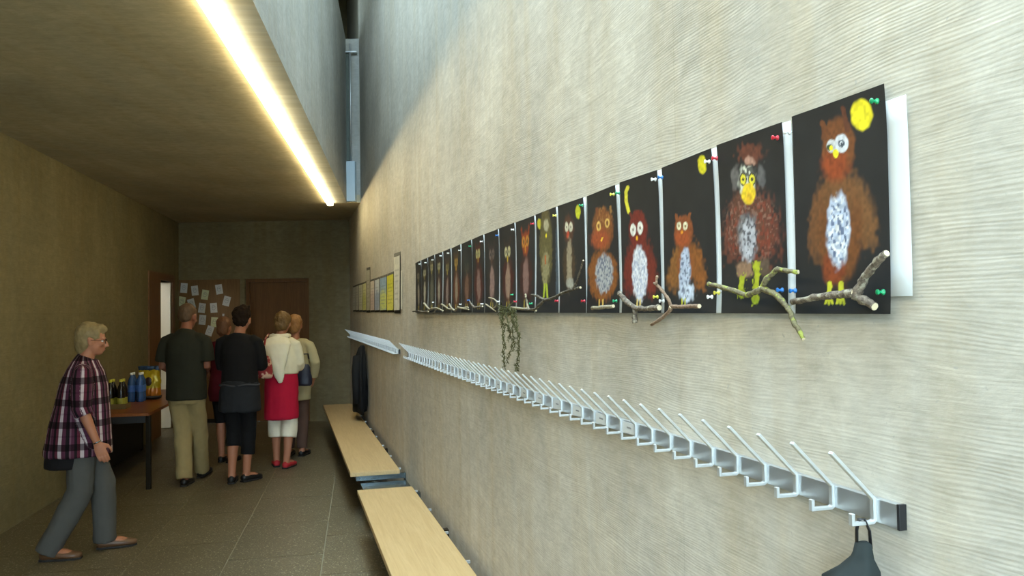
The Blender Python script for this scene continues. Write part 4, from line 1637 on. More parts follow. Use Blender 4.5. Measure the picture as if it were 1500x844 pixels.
def eyes(J, root, k, turn, nod):
    HM = head_matrix(J, turn, nod)
    for s in (-1, 1):
        bm = bmesh.new()
        add_ball(bm, HM @ (Vector((s * 0.031, 0.0635, -0.004)) * k), tuple(x * k for x in (0.0125, 0.010, 0.0085)), 10, 6, HM.to_3x3())
        e = obj('eye', bm, EYEW, root, True)
        bm = bmesh.new()
        add_ball(bm, HM @ (Vector((s * 0.031, 0.0722, -0.004)) * k), tuple(x * k for x in (0.005, 0.0025, 0.005)), 8, 5, HM.to_3x3())
        obj('iris', bm, IRIS, e, True)
    bm = bmesh.new()
    add_ball(bm, HM @ (Vector((0, 0.0815, -0.067)) * k), tuple(x * k for x in (0.019, 0.004, 0.0045)), 10, 6, HM.to_3x3())
    obj('lips', bm, LIPS, root, True)


EYEW = simple('eye_white', srgb(226, 222, 214), 0.3, 0, 0.02)
IRIS = simple('iris', srgb(60, 66, 70), 0.3)
LIPS = simple('lips', srgb(172, 96, 84), 0.5)


def hair_shell(J, root, mat, k, turn, nod, style, fold=0.006):
    """style: list of (centre, radii) blobs in head space"""
    HM = head_matrix(J, turn, nod)
    bm = bmesh.new()
    for c, r in style:
        add_ball(bm, HM @ (Vector(c) * k), tuple(x * k for x in r), 14, 10, HM.to_3x3())
    return fused('hair', bm, mat, root, 0.007, 3, fold, 34.0)


def sleeve(bm, J, sd, t_end, r0, r1, k=1.0):
    """arm sleeve; t_end in 0..2 (1 = elbow, 2 = wrist)"""
    s_, e_, w_ = J['sho' + sd], J['elb' + sd], J['wri' + sd]
    pts = [lerp(J['nb'], s_, 0.30) - Vector((0, 0, 0.035 * k)), lerp(J['nb'], s_, 0.72) - Vector((0, 0, 0.014)), s_ + (e_ - s_) * 0.08]
    rad = [0.058 * k, 0.058 * k, r0 * 0.84]
    n = 6
    for i in range(1, n + 1):
        t = 0.08 + (t_end - 0.08) * i / n
        p = lerp(s_, e_, t) if t <= 1 else lerp(e_, w_, t - 1)
        pts.append(p)
        rad.append(r0 * (0.88 + 0.12 * min(1, i / 3)) + (r1 - r0) * i / n)
    add_tube(bm, pts, rad, 14)


def trunk_cloth(bm, J, rings, n=22):
    """rings: (z, rx, ry, dx, dy)"""
    add_tube(bm, [(r[3], r[4], r[0]) for r in rings], [(r[1], r[2]) for r in rings], n)


def trouser_leg(bm, J, sd, end, r_top, r_knee, r_end, k=1.0):
    """end: 1 = knee, 2 = ankle"""
    h, kn, an = J['hip' + sd], J['knee' + sd], J['ank' + sd]
    pts = [h + Vector((0, 0, 0.08 * k)), lerp(h, kn, 0.1), lerp(h, kn, 0.5)]
    rad = [r_top, r_top, (r_top + r_knee) / 2]
    if end <= 1:
        pts.append(lerp(h, kn, end))
        rad.append(r_end)
    else:
        pts += [kn, lerp(kn, an, (end - 1) * 0.5), lerp(kn, an, end - 1)]
        rad += [r_knee, (r_knee + r_end) / 2, r_end]
    add_tube(bm, pts, rad, 16)


def shoe(J, sd, root, mat, k=1.0, heel=0.0, open_top=False):
    an, to = J['ank' + sd], J['toe' + sd]
    f = to - an
    fz_ = Vector((f.x, f.y, 0)).normalized()
    lowest = min(an.z - 0.078 * k, to.z - 0.03 * k)
    z0 = max(0.0, lowest)
    bm = bmesh.new()
    hl = an - fz_ * 0.055 * k
    az, tz = an.z - 0.075 * k, to.z - 0.028 * k

    def at(t, h):
        p = lerp(hl, to + fz_ * 0.025 * k, t)
        return Vector((p.x, p.y, az + (tz - az) * t + h * k))
    sidev = Vector((fz_.y, -fz_.x, 0))
    add_tube(bm, [at(0.0, 0.033), at(0.08, 0.036), at(0.3, 0.038), at(0.55, 0.033), at(0.8, 0.028), at(0.95, 0.024), at(1.0, 0.022)],
             [(0.018 * k, 0.022 * k), (0.034 * k, 0.036 * k), (0.040 * k, 0.038 * k), (0.046 * k, 0.034 * k), (0.047 * k, 0.028 * k), (0.034 * k, 0.022 * k), (0.015 * k, 0.014 * k)],
             14, side=sidev)
    o = obj('shoe', bm, mat, root, True)
    bm = bmesh.new()
    pts = []
    for t, wd in ((0.0, 0.026), (0.12, 0.036), (0.35, 0.036), (0.65, 0.046), (0.85, 0.043), (1.0, 0.02)):
        pts.append((at(t, 0), wd * k))
    lo_l, lo_r, hi_l, hi_r = [], [], [], []
    for p, wd in pts:
        for lst, sgn, h in ((lo_l, -1, 0.0), (lo_r, 1, 0.0), (hi_l, -1, 0.013), (hi_r, 1, 0.013)):
            q = p + sidev * wd * sgn
            lst.append(bm.verts.new((q.x, q.y, q.z + 0.001 + h * k)))
    for i in range(len(pts) - 1):
        bm.faces.new((hi_l[i], hi_r[i], hi_r[i + 1], hi_l[i + 1]))
        bm.faces.new((lo_l[i], lo_l[i + 1], lo_r[i + 1], lo_r[i]))
        bm.faces.new((lo_l[i], hi_l[i], hi_l[i + 1], lo_l[i + 1]))
        bm.faces.new((lo_r[i], lo_r[i + 1], hi_r[i + 1], hi_r[i]))
    bm.faces.new((lo_l[0], lo_r[0], hi_r[0], hi_l[0]))
    bm.faces.new((lo_l[-1], hi_l[-1], hi_r[-1], lo_r[-1]))
    obj('sole', bm, SOLE, o)
    return o


SOLE = simple('dark_sole', srgb(34, 30, 28), 0.7)


def ground(px, py):
    return on_z(px, py, 0)


def yaw_to(dx, dy):
    return math.atan2(-dx, dy)


# ---- 1. woman in a plaid shirt, walking to the right
g = ground(121, 812)
k = 0.985
root = thing('person', 'grey haired woman in a purple plaid shirt walking past the left wall', 'person', (g.x, g.y, 0), yaw_to(0.93, 0.36))
J = joints(k, 0.165, 0.085, kneeR=(0.08, -0.005, 0.46), ankR=(0.085, -0.20, 0.078), toeR=(0.11, -0.015, 0.03),
           kneeL=(-0.085, 0.12, 0.475), ankL=(-0.085, 0.135, 0.078), toeL=(-0.10, 0.32, 0.03),
           elbR=(0.235, 0.02, 1.06), wriR=(0.235, 0.115, 0.815), elbL=(-0.235, -0.06, 1.06), wriL=(-0.225, -0.04, 0.815),
           chest=(0, 0.015, 1.21), nb=(0, 0.022, 1.375), head=(0, 0.066, 1.515), shoR=(0.165, 0.02, 1.305), shoL=(-0.165, 0.02, 1.305))
T, N = 0.0, -0.06
fused('body', body_shells(J, k, True, T, N, 0.28), SKIN, root, 0.006, 2)
eyes(J, root, k, T, N)
HB = simple('blond_grey_hair', srgb(128, 110, 74), 0.6, 0, 0.3, 60, 0.5)
hair_shell(J, root, HB, k, T, N, [((0, -0.025, 0.042), (0.084, 0.098, 0.088)), ((0, -0.055, -0.01), (0.076, 0.066, 0.085)),
                                  ((0, 0.030, 0.078), (0.066, 0.060, 0.040)), ((0, -0.065, -0.06), (0.055, 0.045, 0.045)),
                                  ((0.060, 0.012, 0.045), (0.022, 0.040, 0.045)), ((-0.060, 0.012, 0.045), (0.022, 0.040, 0.045))], 0.007)
# glasses
HM = head_matrix(J, T, N)
bm = bmesh.new()
for s in (-1, 1):
    ring = [HM @ (Vector((s * 0.033 + 0.024 * math.cos(a), 0.086, -0.006 + 0.018 * math.sin(a))) * k) for a in [2 * PI * i / 14 for i in range(15)]]
    add_tube(bm, ring, [0.0016] * 15, 5, side=(0, 1, 0))
    add_tube(bm, [HM @ (Vector((s * 0.057, 0.084, -0.002)) * k), HM @ (Vector((s * 0.078, 0.03, 0.0)) * k), HM @ (Vector((s * 0.082, -0.02, 0.002)) * k)], [0.0016] * 3, 5)
obj('glasses', bm, M['dark_metal'], root)


def plaid_mat():
    m, nt, b = newmat('purple_plaid_cotton')
    at = nt.nodes.new('ShaderNodeAttribute')
    at.attribute_name = 'weave'
    sp = nt.nodes.new('ShaderNodeSeparateXYZ')
    nt.links.new(at.outputs['Vector'], sp.inputs[0])

    def bands(sock, stops, period):
        mu = nt.nodes.new('ShaderNodeMath')
        mu.operation = 'MULTIPLY'
        mu.inputs[1].default_value = 1 / period
        nt.links.new(sock, mu.inputs[0])
        fr = nt.nodes.new('ShaderNodeMath')
        fr.operation = 'FRACT'
        nt.links.new(mu.outputs[0], fr.inputs[0])
        r = nt.nodes.new('ShaderNodeValToRGB')
        r.color_ramp.interpolation = 'CONSTANT'
        e = r.color_ramp.elements
        e[0].position, e[0].color = stops[0]
        e[1].position, e[1].color = stops[1]
        for p, c in stops[2:]:
            q = e.new(p)
            q.color = c
        nt.links.new(fr.outputs[0], r.inputs[0])
        return r.outputs[0]
    W, Pp, Dk, Mv, Rd = srgb(178, 164, 166), srgb(78, 40, 58), srgb(28, 21, 26), srgb(106, 74, 88), srgb(88, 36, 50)
    vert = bands(sp.outputs['X'], [(0.0, W), (0.17, Pp), (0.36, Dk), (0.52, Mv), (0.60, Pp), (0.74, Dk), (0.86, Rd)], 0.125)
    hor = bands(sp.outputs['Y'], [(0.0, (0.18, 0.16, 0.18, 1)), (0.30, (1, 1, 1, 1)), (0.60, (0.75, 0.7, 0.75, 1)), (0.68, (1, 1, 1, 1))], 0.150)
    col = mix_rgb(nt, 0.9, vert, hor, 'MULTIPLY')
    nt.links.new(col, b.inputs['Base Color'])
    b.inputs['Roughness'].default_value = 0.85
    b.inputs['Specular IOR Level'].default_value = 0.15
    return m


def plaid_coords(J, k):
    def post(me):
        at = me.attributes.new('weave', 'FLOAT_VECTOR', 'POINT')
        segs = []
        for sd in 'RL':
            segs.append((J['sho' + sd], J['elb' + sd]))
            segs.append((J['elb' + sd], J['wri' + sd]))
        buf = []
        for v in me.vertices:
            p = v.co
            best, ax = 1e9, None
            for a_, b_ in segs:
                d_ = b_ - a_
                t = max(0, min(1, (p - a_).dot(d_) / d_.length_squared))
                ds = (p - a_ - d_ * t).length
                if ds < best:
                    best, ax = ds, (a_, b_, t)
            cx_, cy_ = 0.0, 0.01
            if best < 0.078 and abs(p.x) > 0.15:
                a_, b_, t = ax
                q = p - a_ - (b_ - a_) * t
                buf += [math.atan2(q.y, -q.x) * 0.06 + 0.33, p.z, 0]
            else:
                buf += [math.atan2(p.y - cy_, p.x - cx_) * 0.19 + 1.0, p.z, 0]
        at.data.foreach_set('vector', buf)
    return post


bm = bmesh.new()
trunk_cloth(bm, J, [(0.705 * k, 0.212 * k, 0.222 * k, 0, -0.025), (0.74 * k, 0.214 * k, 0.222 * k, 0, -0.025), (0.90 * k, 0.205 * k, 0.205 * k, 0, -0.015), (1.05 * k, 0.195 * k, 0.180 * k, 0, 0.0),
                    (1.20 * k, 0.188 * k, 0.155 * k, 0, 0.012), (1.30 * k, 0.165 * k, 0.122 * k, 0, 0.02), (1.36 * k, 0.11 * k, 0.09 * k, 0, 0.028), (1.395 * k, 0.074 * k, 0.074 * k, 0, 0.04)])
for sd in 'RL':
    sleeve(bm, J, sd, 1.22, 0.078 * k, 0.064 * k, k)
fused('shirt', bm, plaid_mat(), root, 0.009, 3, 0.006, 8.0, plaid_coords(J, k))
bm = bmesh.new()
trunk_cloth(bm, J, [(0.72 * k, 0.14, 0.115, 0, 0), (0.82 * k, 0.178, 0.125, 0, 0), (0.92 * k, 0.168, 0.12, 0, 0)])
for sd in 'RL':
    trouser_leg(bm, J, sd, 2.06, 0.098 * k, 0.088 * k, 0.078 * k, k)
JEAN = cloth('grey_blue_trousers', (76, 75, 71), 0.12)
fused('trousers', bm, JEAN, root, 0.009, 3, 0.007, 10.0)
BSH = simple('brown_leather', srgb(92, 64, 42), 0.4, 0, 0.15, 20)
for sd in 'RL':
    shoe(J, sd, root, BSH, k)
# bracelet
d_ = (J['wriR'] - J['elbR']).normalized()
bm = bmesh.new()
add_tube(bm, [J['wriR'] - d_ * 0.004, J['wriR'] + d_ * 0.004], [0.0275, 0.0275], 14)
obj('bracelet', bm, M['steel'], root, True)
# black top showing below the shirt at the back
bm = bmesh.new()
trunk_cloth(bm, J, [(0.625 * k, 0.168, 0.150, 0, -0.09), (0.64 * k, 0.172, 0.152, 0, -0.09), (0.74 * k, 0.178, 0.160, 0, -0.06), (0.86 * k, 0.17, 0.15, 0, -0.03)])
fused('undershirt', bm, cloth('black_undershirt', (22, 20, 22), 0.2), root, 0.009, 3, 0.004, 10.0)

# ---- 2. man in a dark short-sleeved shirt
g = ground(273.5, 711)
k = 1.078
root = thing('person', 'man in a dark short sleeved shirt and beige trousers, seen from behind', 'person', (g.x, g.y, 0), yaw_to(0.03, 1))
J = joints(k, 0.178, 0.085, ankL=(-0.005, -0.03, 0.078), toeL=(-0.03, 0.15, 0.03), kneeL=(-0.055, 0.05, 0.47), hipL=(-0.085, 0, 0.84),
           hipR=(0.078, 0, 0.84), kneeR=(0.05, 0.15, 0.50), ankR=(-0.005, 0.34, 0.082), toeR=(-0.01, 0.52, 0.05),
           elbR=(0.188, 0.0, 1.07), wriR=(0.11, 0.20, 1.03), elbL=(-0.218, 0.0, 1.07), wriL=(-0.14, 0.21, 1.0),
           head=(0.0, 0.05, 1.525))
T, N = -0.12, -0.15
fused('body', body_shells(J, k, False, T, N, 0.8), SKIN2, root, 0.0075, 3)
eyes(J, root, k, T, N)
hair_shell(J, root, simple('short_brown_hair', srgb(84, 62, 42), 0.7, 0, 0.3, 60, 0.4), k, T, N,
           [((0, -0.022, 0.042), (0.078, 0.092, 0.080)), ((0, -0.058, 0.0), (0.068, 0.050, 0.062))], 0.004)
bm = bmesh.new()
trunk_cloth(bm, J, [(0.775 * k, 0.176 * k, 0.142 * k, 0, 0), (0.79 * k, 0.180 * k, 0.145 * k, 0, 0), (0.95 * k, 0.178 * k, 0.142 * k, 0, 0), (1.08 * k, 0.180 * k, 0.138 * k, 0, 0), (1.20 * k, 0.186 * k, 0.14 * k, 0, 0),
                    (1.29 * k, 0.178 * k, 0.118 * k, 0, -0.005), (1.34 * k, 0.145 * k, 0.095 * k, 0, -0.005), (1.37 * k, 0.11 * k, 0.085 * k, 0, -0.005), (1.41 * k, 0.066 * k, 0.066 * k, 0, 0.005)])
for sd in 'RL':
    sleeve(bm, J, sd, 0.80, 0.068 * k, 0.074 * k, k)
fused('shirt', bm, cloth('dark_olive_shirt', (38, 38, 29)), root, 0.009, 3, 0.006, 8.0)
bm = bmesh.new()
trunk_cloth(bm, J, [(0.74 * k, 0.14 * k, 0.115 * k, 0, 0), (0.82 * k, 0.168 * k, 0.128 * k, 0, 0), (0.92 * k, 0.160 * k, 0.12 * k, 0, 0)])
for sd in 'RL':
    trouser_leg(bm, J, sd, 2.04, 0.090 * k, 0.078 * k, 0.070 * k, k)
fused('trousers', bm, cloth('beige_trousers', (150, 131, 90)), root, 0.009, 3, 0.008, 11.0)
BLK = simple('black_shoe_leather', srgb(24, 22, 22), 0.45)
for sd in 'RL':
    shoe(J, sd, root, BLK, k)

# ---- 3. woman in black
g = ground(352, 706.5)
k = 1.062
root = thing('person', 'dark haired woman in a black top and cropped black leggings, seen from behind', 'person', (g.x, g.y, 0), yaw_to(0.0, 1))
J = joints(k, 0.168, 0.075, ankL=(-0.062, -0.05, 0.078), toeL=(-0.10, 0.12, 0.03), kneeL=(-0.07, 0.03, 0.47), ankR=(0.05, 0.02, 0.078), toeR=(0.125, 0.16, 0.03), kneeR=(0.068, 0.05, 0.47),
           elbR=(0.200, 0.03, 1.08), wriR=(0.12, 0.24, 1.06), elbL=(-0.182, 0.03, 1.08), wriL=(-0.10, 0.24, 1.06), head=(0.01, 0.05, 1.51), nb=(0, 0.0, 1.375))
T, N = 0.1, -0.2
fused('body', body_shells(J, k, True, T, N, 0.8), SKIN, root, 0.0075, 3)
eyes(J, root, k, T, N)
DH = simple('dark_brown_hair', srgb(34, 24, 17), 0.75, 0, 0.3, 60, 0.5, 0.1)
hair_shell(J, root, DH, k, T, N, [((0, -0.025, 0.045), (0.086, 0.100, 0.090)), ((0.015, -0.06, 0.075), (0.062, 0.056, 0.055)), ((0.04, -0.05, 0.105), (0.04, 0.035, 0.03)),
                                  ((-0.03, -0.07, 0.03), (0.05, 0.05, 0.06)), ((0, -0.06, -0.02), (0.068, 0.05, 0.055))], 0.012)
BT = cloth('black_jersey', (20, 19, 20), 0.2)
bm = bmesh.new()
trunk_cloth(bm, J, [(0.83 * k, 0.165 * k, 0.135 * k, 0, 0), (0.90 * k, 0.172 * k, 0.138 * k, 0, 0), (1.05 * k, 0.165 * k, 0.13 * k, 0, 0), (1.20 * k, 0.175 * k, 0.132 * k, 0, 0),
                    (1.30 * k, 0.165 * k, 0.105 * k, 0, -0.005), (1.355 * k, 0.12 * k, 0.085 * k, 0, -0.005), (1.375 * k, 0.09 * k, 0.075 * k, 0, 0.0)])
for sd in 'RL':
    sleeve(bm, J, sd, 1.5, 0.066 * k, 0.052 * k, k)
fused('top', bm, BT, root, 0.009, 3, 0.005, 8.0)
bm = bmesh.new()
trunk_cloth(bm, J, [(0.72 * k, 0.135 * k, 0.11 * k, 0, 0), (0.82 * k, 0.172 * k, 0.125 * k, 0, 0), (0.92 * k, 0.155 * k, 0.11 * k, 0, 0)])
for sd, e in (('R', 1.55), ('L', 1.34)):
    trouser_leg(bm, J, sd, e, 0.088 * k, 0.066 * k, 0.064 * k, k)
fused('leggings', bm, cloth('black_leggings', (18, 18, 20), 0.2), root, 0.009, 3, 0.004, 12.0)
for sd in 'RL':
    shoe(J, sd, root, BLK, k)
# jacket tied round her waist
kk = k
zb_ = 0.66 * k
bm = bmesh.new()
add_tube(bm, [(0.005, -0.02, zb_), (0.005, -0.02, zb_ + 0.02), (0.005, -0.015, zb_ + 0.13 * kk), (0.005, -0.005, zb_ + 0.24 * kk), (0.005, 0, zb_ + 0.27 * kk)],
         [(0.188 * kk, 0.160 * kk), (0.195 * kk, 0.163 * kk), (0.190 * kk, 0.155 * kk), (0.178 * kk, 0.146 * kk), (0.170 * kk, 0.138 * kk)], 24)
tj = fused('tied_jacket', bm, cloth('dark_denim', (34, 36, 40), 0.25), root, 0.010, 3, 0.010, 10.0)
tj['label'] = 'dark denim jacket tied round the waist'
bm = bmesh.new()
ringp = [(0.005 + 0.184 * kk * math.cos(a), -0.004 + 0.150 * kk * math.sin(a), zb_ + 0.25 * kk + 0.006 * math.sin(5 * a)) for a in [PI + PI * i / 16 for i in range(17)]]
add_tube(bm, ringp, [0.008] * 17, 8)
obj('waistband', bm, cloth('worn_denim', (70, 70, 74), 0.3), tj, True)

# ---- 4. person half hidden between the man and the woman in black
g = ground(329, 677)
k = 0.985
root = thing('person', 'person in dark red half hidden behind the woman in black', 'person', (g.x, g.y, 0), yaw_to(0.05, 1))
J = joints(k, 0.165, 0.075, ankL=(-0.035, 0.0, 0.078), kneeL=(-0.06, 0.05, 0.47), toeL=(-0.05, 0.18, 0.03), elbL=(-0.205, -0.01, 1.07), wriL=(-0.16, 0.12, 0.86), elbR=(0.205, -0.01, 1.07), wriR=(0.16, 0.15, 0.9))
fused('body', body_shells(J, k, True, 0, -0.05, 0.5), SKIN, root, 0.0085, 3)
eyes(J, root, k, 0, -0.05)
hair_shell(J, root, simple('auburn_hair', srgb(96, 62, 38), 0.6, 0, 0.3, 60, 0.5), k, 0, -0.05, [((0, -0.025, 0.042), (0.084, 0.098, 0.088)), ((0, -0.06, -0.02), (0.07, 0.055, 0.08))], 0.007)
bm = bmesh.new()
trunk_cloth(bm, J, [(0.70 * k, 0.165, 0.13, 0, 0), (0.80 * k, 0.182, 0.14, 0, 0), (1.0 * k, 0.15, 0.12, 0, 0), (1.2 * k, 0.165, 0.125, 0, 0), (1.30 * k, 0.15, 0.10, 0, 0), (1.37 * k, 0.08, 0.075, 0, 0)])
for sd in 'RL':
    sleeve(bm, J, sd, 1.1, 0.066, 0.058, k)
fused('tunic', bm, cloth('dark_red_knit', (84, 18, 30)), root, 0.010, 3, 0.006, 8.0)
bm = bmesh.new()
trunk_cloth(bm, J, [(0.68 * k, 0.13, 0.10, 0, 0), (0.78 * k, 0.158, 0.118, 0, 0), (0.86 * k, 0.15, 0.11, 0, 0)])
for sd in 'RL':
    trouser_leg(bm, J, sd, 1.08, 0.084, 0.066, 0.062, k)
fused('shorts', bm, cloth('black_shorts', (22, 22, 24)), root, 0.010, 3, 0.004, 10.0)
for sd in 'RL':
    shoe(J, sd, root, BLK, k)

# ---- 5. woman with a white hood and red tunic
g = ground(413, 685)
k = 1.018
root = thing('person', 'woman in a white hooded top over a bright red tunic and white cropped trousers', 'person', (g.x, g.y, 0), yaw_to(0.02, 1))
J = joints(k, 0.158, 0.082, ankL=(-0.072, 0.05, 0.078), toeL=(-0.13, 0.20, 0.03), ankR=(0.065, -0.05, 0.078), toeR=(0.09, 0.12, 0.03), kneeL=(-0.08, 0.06, 0.47), kneeR=(0.08, 0.02, 0.47),
           elbR=(0.188, 0.03, 1.08), wriR=(0.12, 0.22, 1.02), elbL=(-0.188, 0.03, 1.08), wriL=(-0.12, 0.22, 1.02), head=(0.01, 0.04, 1.525))
T, N = 0.05, -0.12
fused('body', body_shells(J, k, True, T, N, 0.8), SKIN, root, 0.0075, 3)
eyes(J, root, k, T, N)
hair_shell(J, root, simple('light_brown_hair', srgb(104, 78, 42), 0.6, 0, 0.35, 50, 0.5), k, T, N,
           [((0, -0.025, 0.040), (0.090, 0.102, 0.090)), ((0, -0.06, -0.015), (0.082, 0.058, 0.075)), ((0, -0.03, 0.09), (0.06, 0.06, 0.04))], 0.009)
RED = cloth('bright_red_jersey', (172, 22, 50), 0.12)
bm = bmesh.new()
trunk_cloth(bm, J, [(0.515 * k, 0.176 * k, 0.150 * k, 0, 0), (0.53 * k, 0.178 * k, 0.152 * k, 0, 0), (0.70 * k, 0.180 * k, 0.150 * k, 0, 0), (0.85 * k, 0.178 * k, 0.145 * k, 0, 0), (1.0 * k, 0.168 * k, 0.13 * k, 0, 0),
                    (1.15 * k, 0.165 * k, 0.125 * k, 0, 0), (1.28 * k, 0.150 * k, 0.1 * k, 0, 0)])
fused('tunic', bm, RED, root, 0.009, 3, 0.008, 8.0)
WHT_ = cloth('white_sweatshirt', (224, 216, 190), 0.06)
bm = bmesh.new()
trunk_cloth(bm, J, [(0.995 * k, 0.178 * k, 0.14 * k, 0, 0), (1.02 * k, 0.182 * k, 0.144 * k, 0, 0), (1.16 * k, 0.182 * k, 0.142 * k, 0, 0), (1.27 * k, 0.168 * k, 0.118 * k, 0, 0), (1.34 * k, 0.115 * k, 0.09 * k, 0, 0), (1.39 * k, 0.07 * k, 0.07 * k, 0, 0.005)])
for sd in 'RL':
    sleeve(bm, J, sd, 1.3, 0.068 * k, 0.056 * k, k)
fused('sweatshirt', bm, cloth('cream_sweatshirt', (214, 205, 176), 0.08), root, 0.009, 3, 0.006, 8.0)
bm = bmesh.new()
add_tube(bm, [(0, -0.10 * k, 1.37 * k), (0, -0.145 * k, 1.30 * k), (0.01, -0.168 * k, 1.20 * k), (0.02, -0.178 * k, 1.08 * k), (0.035, -0.172 * k, 0.975 * k), (0.045, -0.165 * k, 0.91 * k)],
         [(0.115 * k, 0.045 * k), (0.150 * k, 0.05 * k), (0.122 * k, 0.045 * k), (0.078 * k, 0.035 * k), (0.050 * k, 0.024 * k), (0.022 * k, 0.012 * k)], 16)
add_tube(bm, [(-0.085 * k, 0.02 * k, 1.40 * k), (-0.092 * k, -0.05 * k, 1.395 * k), (0, -0.105 * k, 1.385 * k), (0.092 * k, -0.05 * k, 1.395 * k), (0.085 * k, 0.02 * k, 1.40 * k)], [0.022 * k, 0.026 * k, 0.034 * k, 0.026 * k, 0.022 * k], 10, side=(0, 0, 1))
fused('hood', bm, WHT_, root, 0.008, 3, 0.006, 12.0)
bm = bmesh.new()
trunk_cloth(bm, J, [(0.60 * k, 0.15 * k, 0.12 * k, 0, 0), (0.75 * k, 0.17 * k, 0.125 * k, 0, 0), (0.9 * k, 0.15 * k, 0.11 * k, 0, 0)])
for sd in 'RL':
    trouser_leg(bm, J, sd, 1.38, 0.086 * k, 0.086 * k, 0.082 * k, k)
fused('cropped_trousers', bm, cloth('white_cotton', (226, 216, 192), 0.06), root, 0.009, 3, 0.005, 12.0)
RSH = simple('red_shoe_suede', srgb(170, 34, 40), 0.7, 0, 0.15, 30)
for sd in 'RL':
    shoe(J, sd, root, RSH, k)
hp = root.location
# patterned bag at her left
b_ = thing('shoulder_bag', 'red and cream patterned shoulder bag at the left side of the red tunic', 'bag', hp + Vector((-0.112, -0.285, 0.985)), 0.1)
m_, nt_, bs_ = newmat('red_cream_print')
f_ = tex_noise(nt_, mapped(nt_, (1, 1, 1)), 16, 2)
nt_.links.new(mix_rgb(nt_, ramp(nt_, f_, 0.5, 0.56), srgb(132, 34, 38), srgb(196, 160, 136)), bs_.inputs['Base Color'])
bs_.inputs['Roughness'].default_value = 0.8
bm = bmesh.new()
add_tube(bm, [(0, 0, 0), (0, 0, 0.02), (0, 0, 0.12), (0, 0.01, 0.21), (0, 0.02, 0.235)], [(0.09, 0.05), (0.11, 0.062), (0.105, 0.06), (0.075, 0.04), (0.05, 0.02)], 16)
fused('bag_body', bm, m_, b_, 0.009, 3, 0.008, 12.0)
bm = bmesh.new()
add_tube(bm, [(0.0, 0.02, 0.23), (0.0, 0.07, 0.32), (0.005, 0.14, 0.42), (0.01, 0.27, 0.455)], [0.010] * 4, 6)
obj('strap', bm, m_, b_, True)

# ---- 6. person in a cream cardigan behind her
g = ground(430, 668)
k = 0.99
root = thing('person', 'person in a pale cream cardigan walking just ahead of the white hood', 'person', (g.x + 0.03, g.y, 0), yaw_to(0.0, 1))
J = joints(k, 0.165, 0.075, elbR=(0.245, -0.02, 1.09), wriR=(0.19, 0.10, 0.90), elbL=(-0.21, 0, 1.08), wriL=(-0.15, 0.15, 0.95))
fused('body', body_shells(J, k, True, 0, -0.1, 0.6), SKIN, root, 0.0085, 3)
eyes(J, root, k, 0, -0.1)
hair_shell(J, root, simple('golden_hair', srgb(146, 104, 60), 0.6, 0, 0.3, 50, 0.5), k, 0, -0.1, [((0, -0.025, 0.042), (0.086, 0.1, 0.09)), ((0, -0.06, -0.02), (0.075, 0.055, 0.08))], 0.007)
bm = bmesh.new()
trunk_cloth(bm, J, [(0.66 * k, 0.175, 0.135, 0, 0), (0.80 * k, 0.18, 0.14, 0, 0), (1.0 * k, 0.162, 0.125, 0, 0), (1.2 * k, 0.168, 0.125, 0, 0), (1.30 * k, 0.155, 0.10, 0, 0), (1.37 * k, 0.08, 0.075, 0, 0)])
for sd in 'RL':
    sleeve(bm, J, sd, 1.85, 0.070, 0.048, k)
fused('cardigan', bm, cloth('pale_cream_knit', (168, 156, 118), 0.1), root, 0.010, 3, 0.006, 8.0)
bm = bmesh.new()
trunk_cloth(bm, J, [(0.66 * k, 0.13, 0.11, 0, 0), (0.8 * k, 0.16, 0.12, 0, 0)])
for sd in 'RL':
    trouser_leg(bm, J, sd, 1.95, 0.086, 0.072, 0.062, k)
fused('trousers', bm, cloth('brown_grey_trousers', (84, 62, 52)), root, 0.010, 3, 0.005, 10.0)
for sd in 'RL':
    shoe(J, sd, root, BLK, k)
nb2 = thing('handbag', 'navy handbag on the arm of the person in the cream cardigan', 'bag', root.location + Vector((0.150, -0.20, 0.83)), 0.1)
bm = bmesh.new()
add_tube(bm, [(0, 0, 0), (0, 0, 0.02), (0, 0, 0.12), (0, 0, 0.22), (0, 0, 0.25)], [(0.07, 0.045), (0.095, 0.06), (0.09, 0.055), (0.07, 0.035), (0.05, 0.02)], 14)
fused('bag_body', bm, simple('navy_leather', srgb(26, 28, 44), 0.5), nb2, 0.009, 3, 0.004, 10.0)
bm = bmesh.new()
add_tube(bm, [(-0.04, 0, 0.24), (-0.02, 0.05, 0.36), (0.03, 0.11, 0.36), (0.04, 0.12, 0.30)], [0.008] * 4, 6)
obj('strap', bm, simple('navy_strap', srgb(30, 30, 42), 0.5), nb2, True)

# ================================================================== TABLE WITH DRINKS
TZ = 0.735
A_, B_, C_ = on_z(218, 605, TZ), on_z(249, 590, TZ), on_z(246, 567, TZ)
sA = lw_s_px(100)
sl = (A_ - PL).dot(DL)
D0 = LW(sl, TZ, 0.015)
so = (C_ - PL).dot(DL)
C_ = LW(so - 0.35, TZ, (B_ - PL).dot(NL))
E_ = LW(so - 0.35, TZ, 0.015)
ctr = (A_ + E_) / 2
tb = thing('table', 'reddish brown table with dark legs against the left wall, carrying the drinks', 'table', (ctr.x, ctr.y, 0))
loc2 = lambda p: (p.x - ctr.x, p.y - ctr.y)
bm = bmesh.new()
add_prism(bm, [loc2(D0), loc2(A_), loc2(B_), loc2(C_), loc2(E_)], TZ - 0.028, TZ)
obj('tabletop', bm, M['table'], tb)
for p in (D0 + Vector((0.05, 0.05, 0)), A_ + Vector((-0.03, 0.06, 0)), C_ + Vector((-0.06, -0.06, 0)), E_ + Vector((0.06, -0.06, 0))):
    x, y = loc2(p)
    obj('leg', box_bm(((x - 0.02, y - 0.02, 0), (x + 0.02, y + 0.02, TZ - 0.028)), bevel=0.003), M['dark_metal'], tb)
bm = bmesh.new()
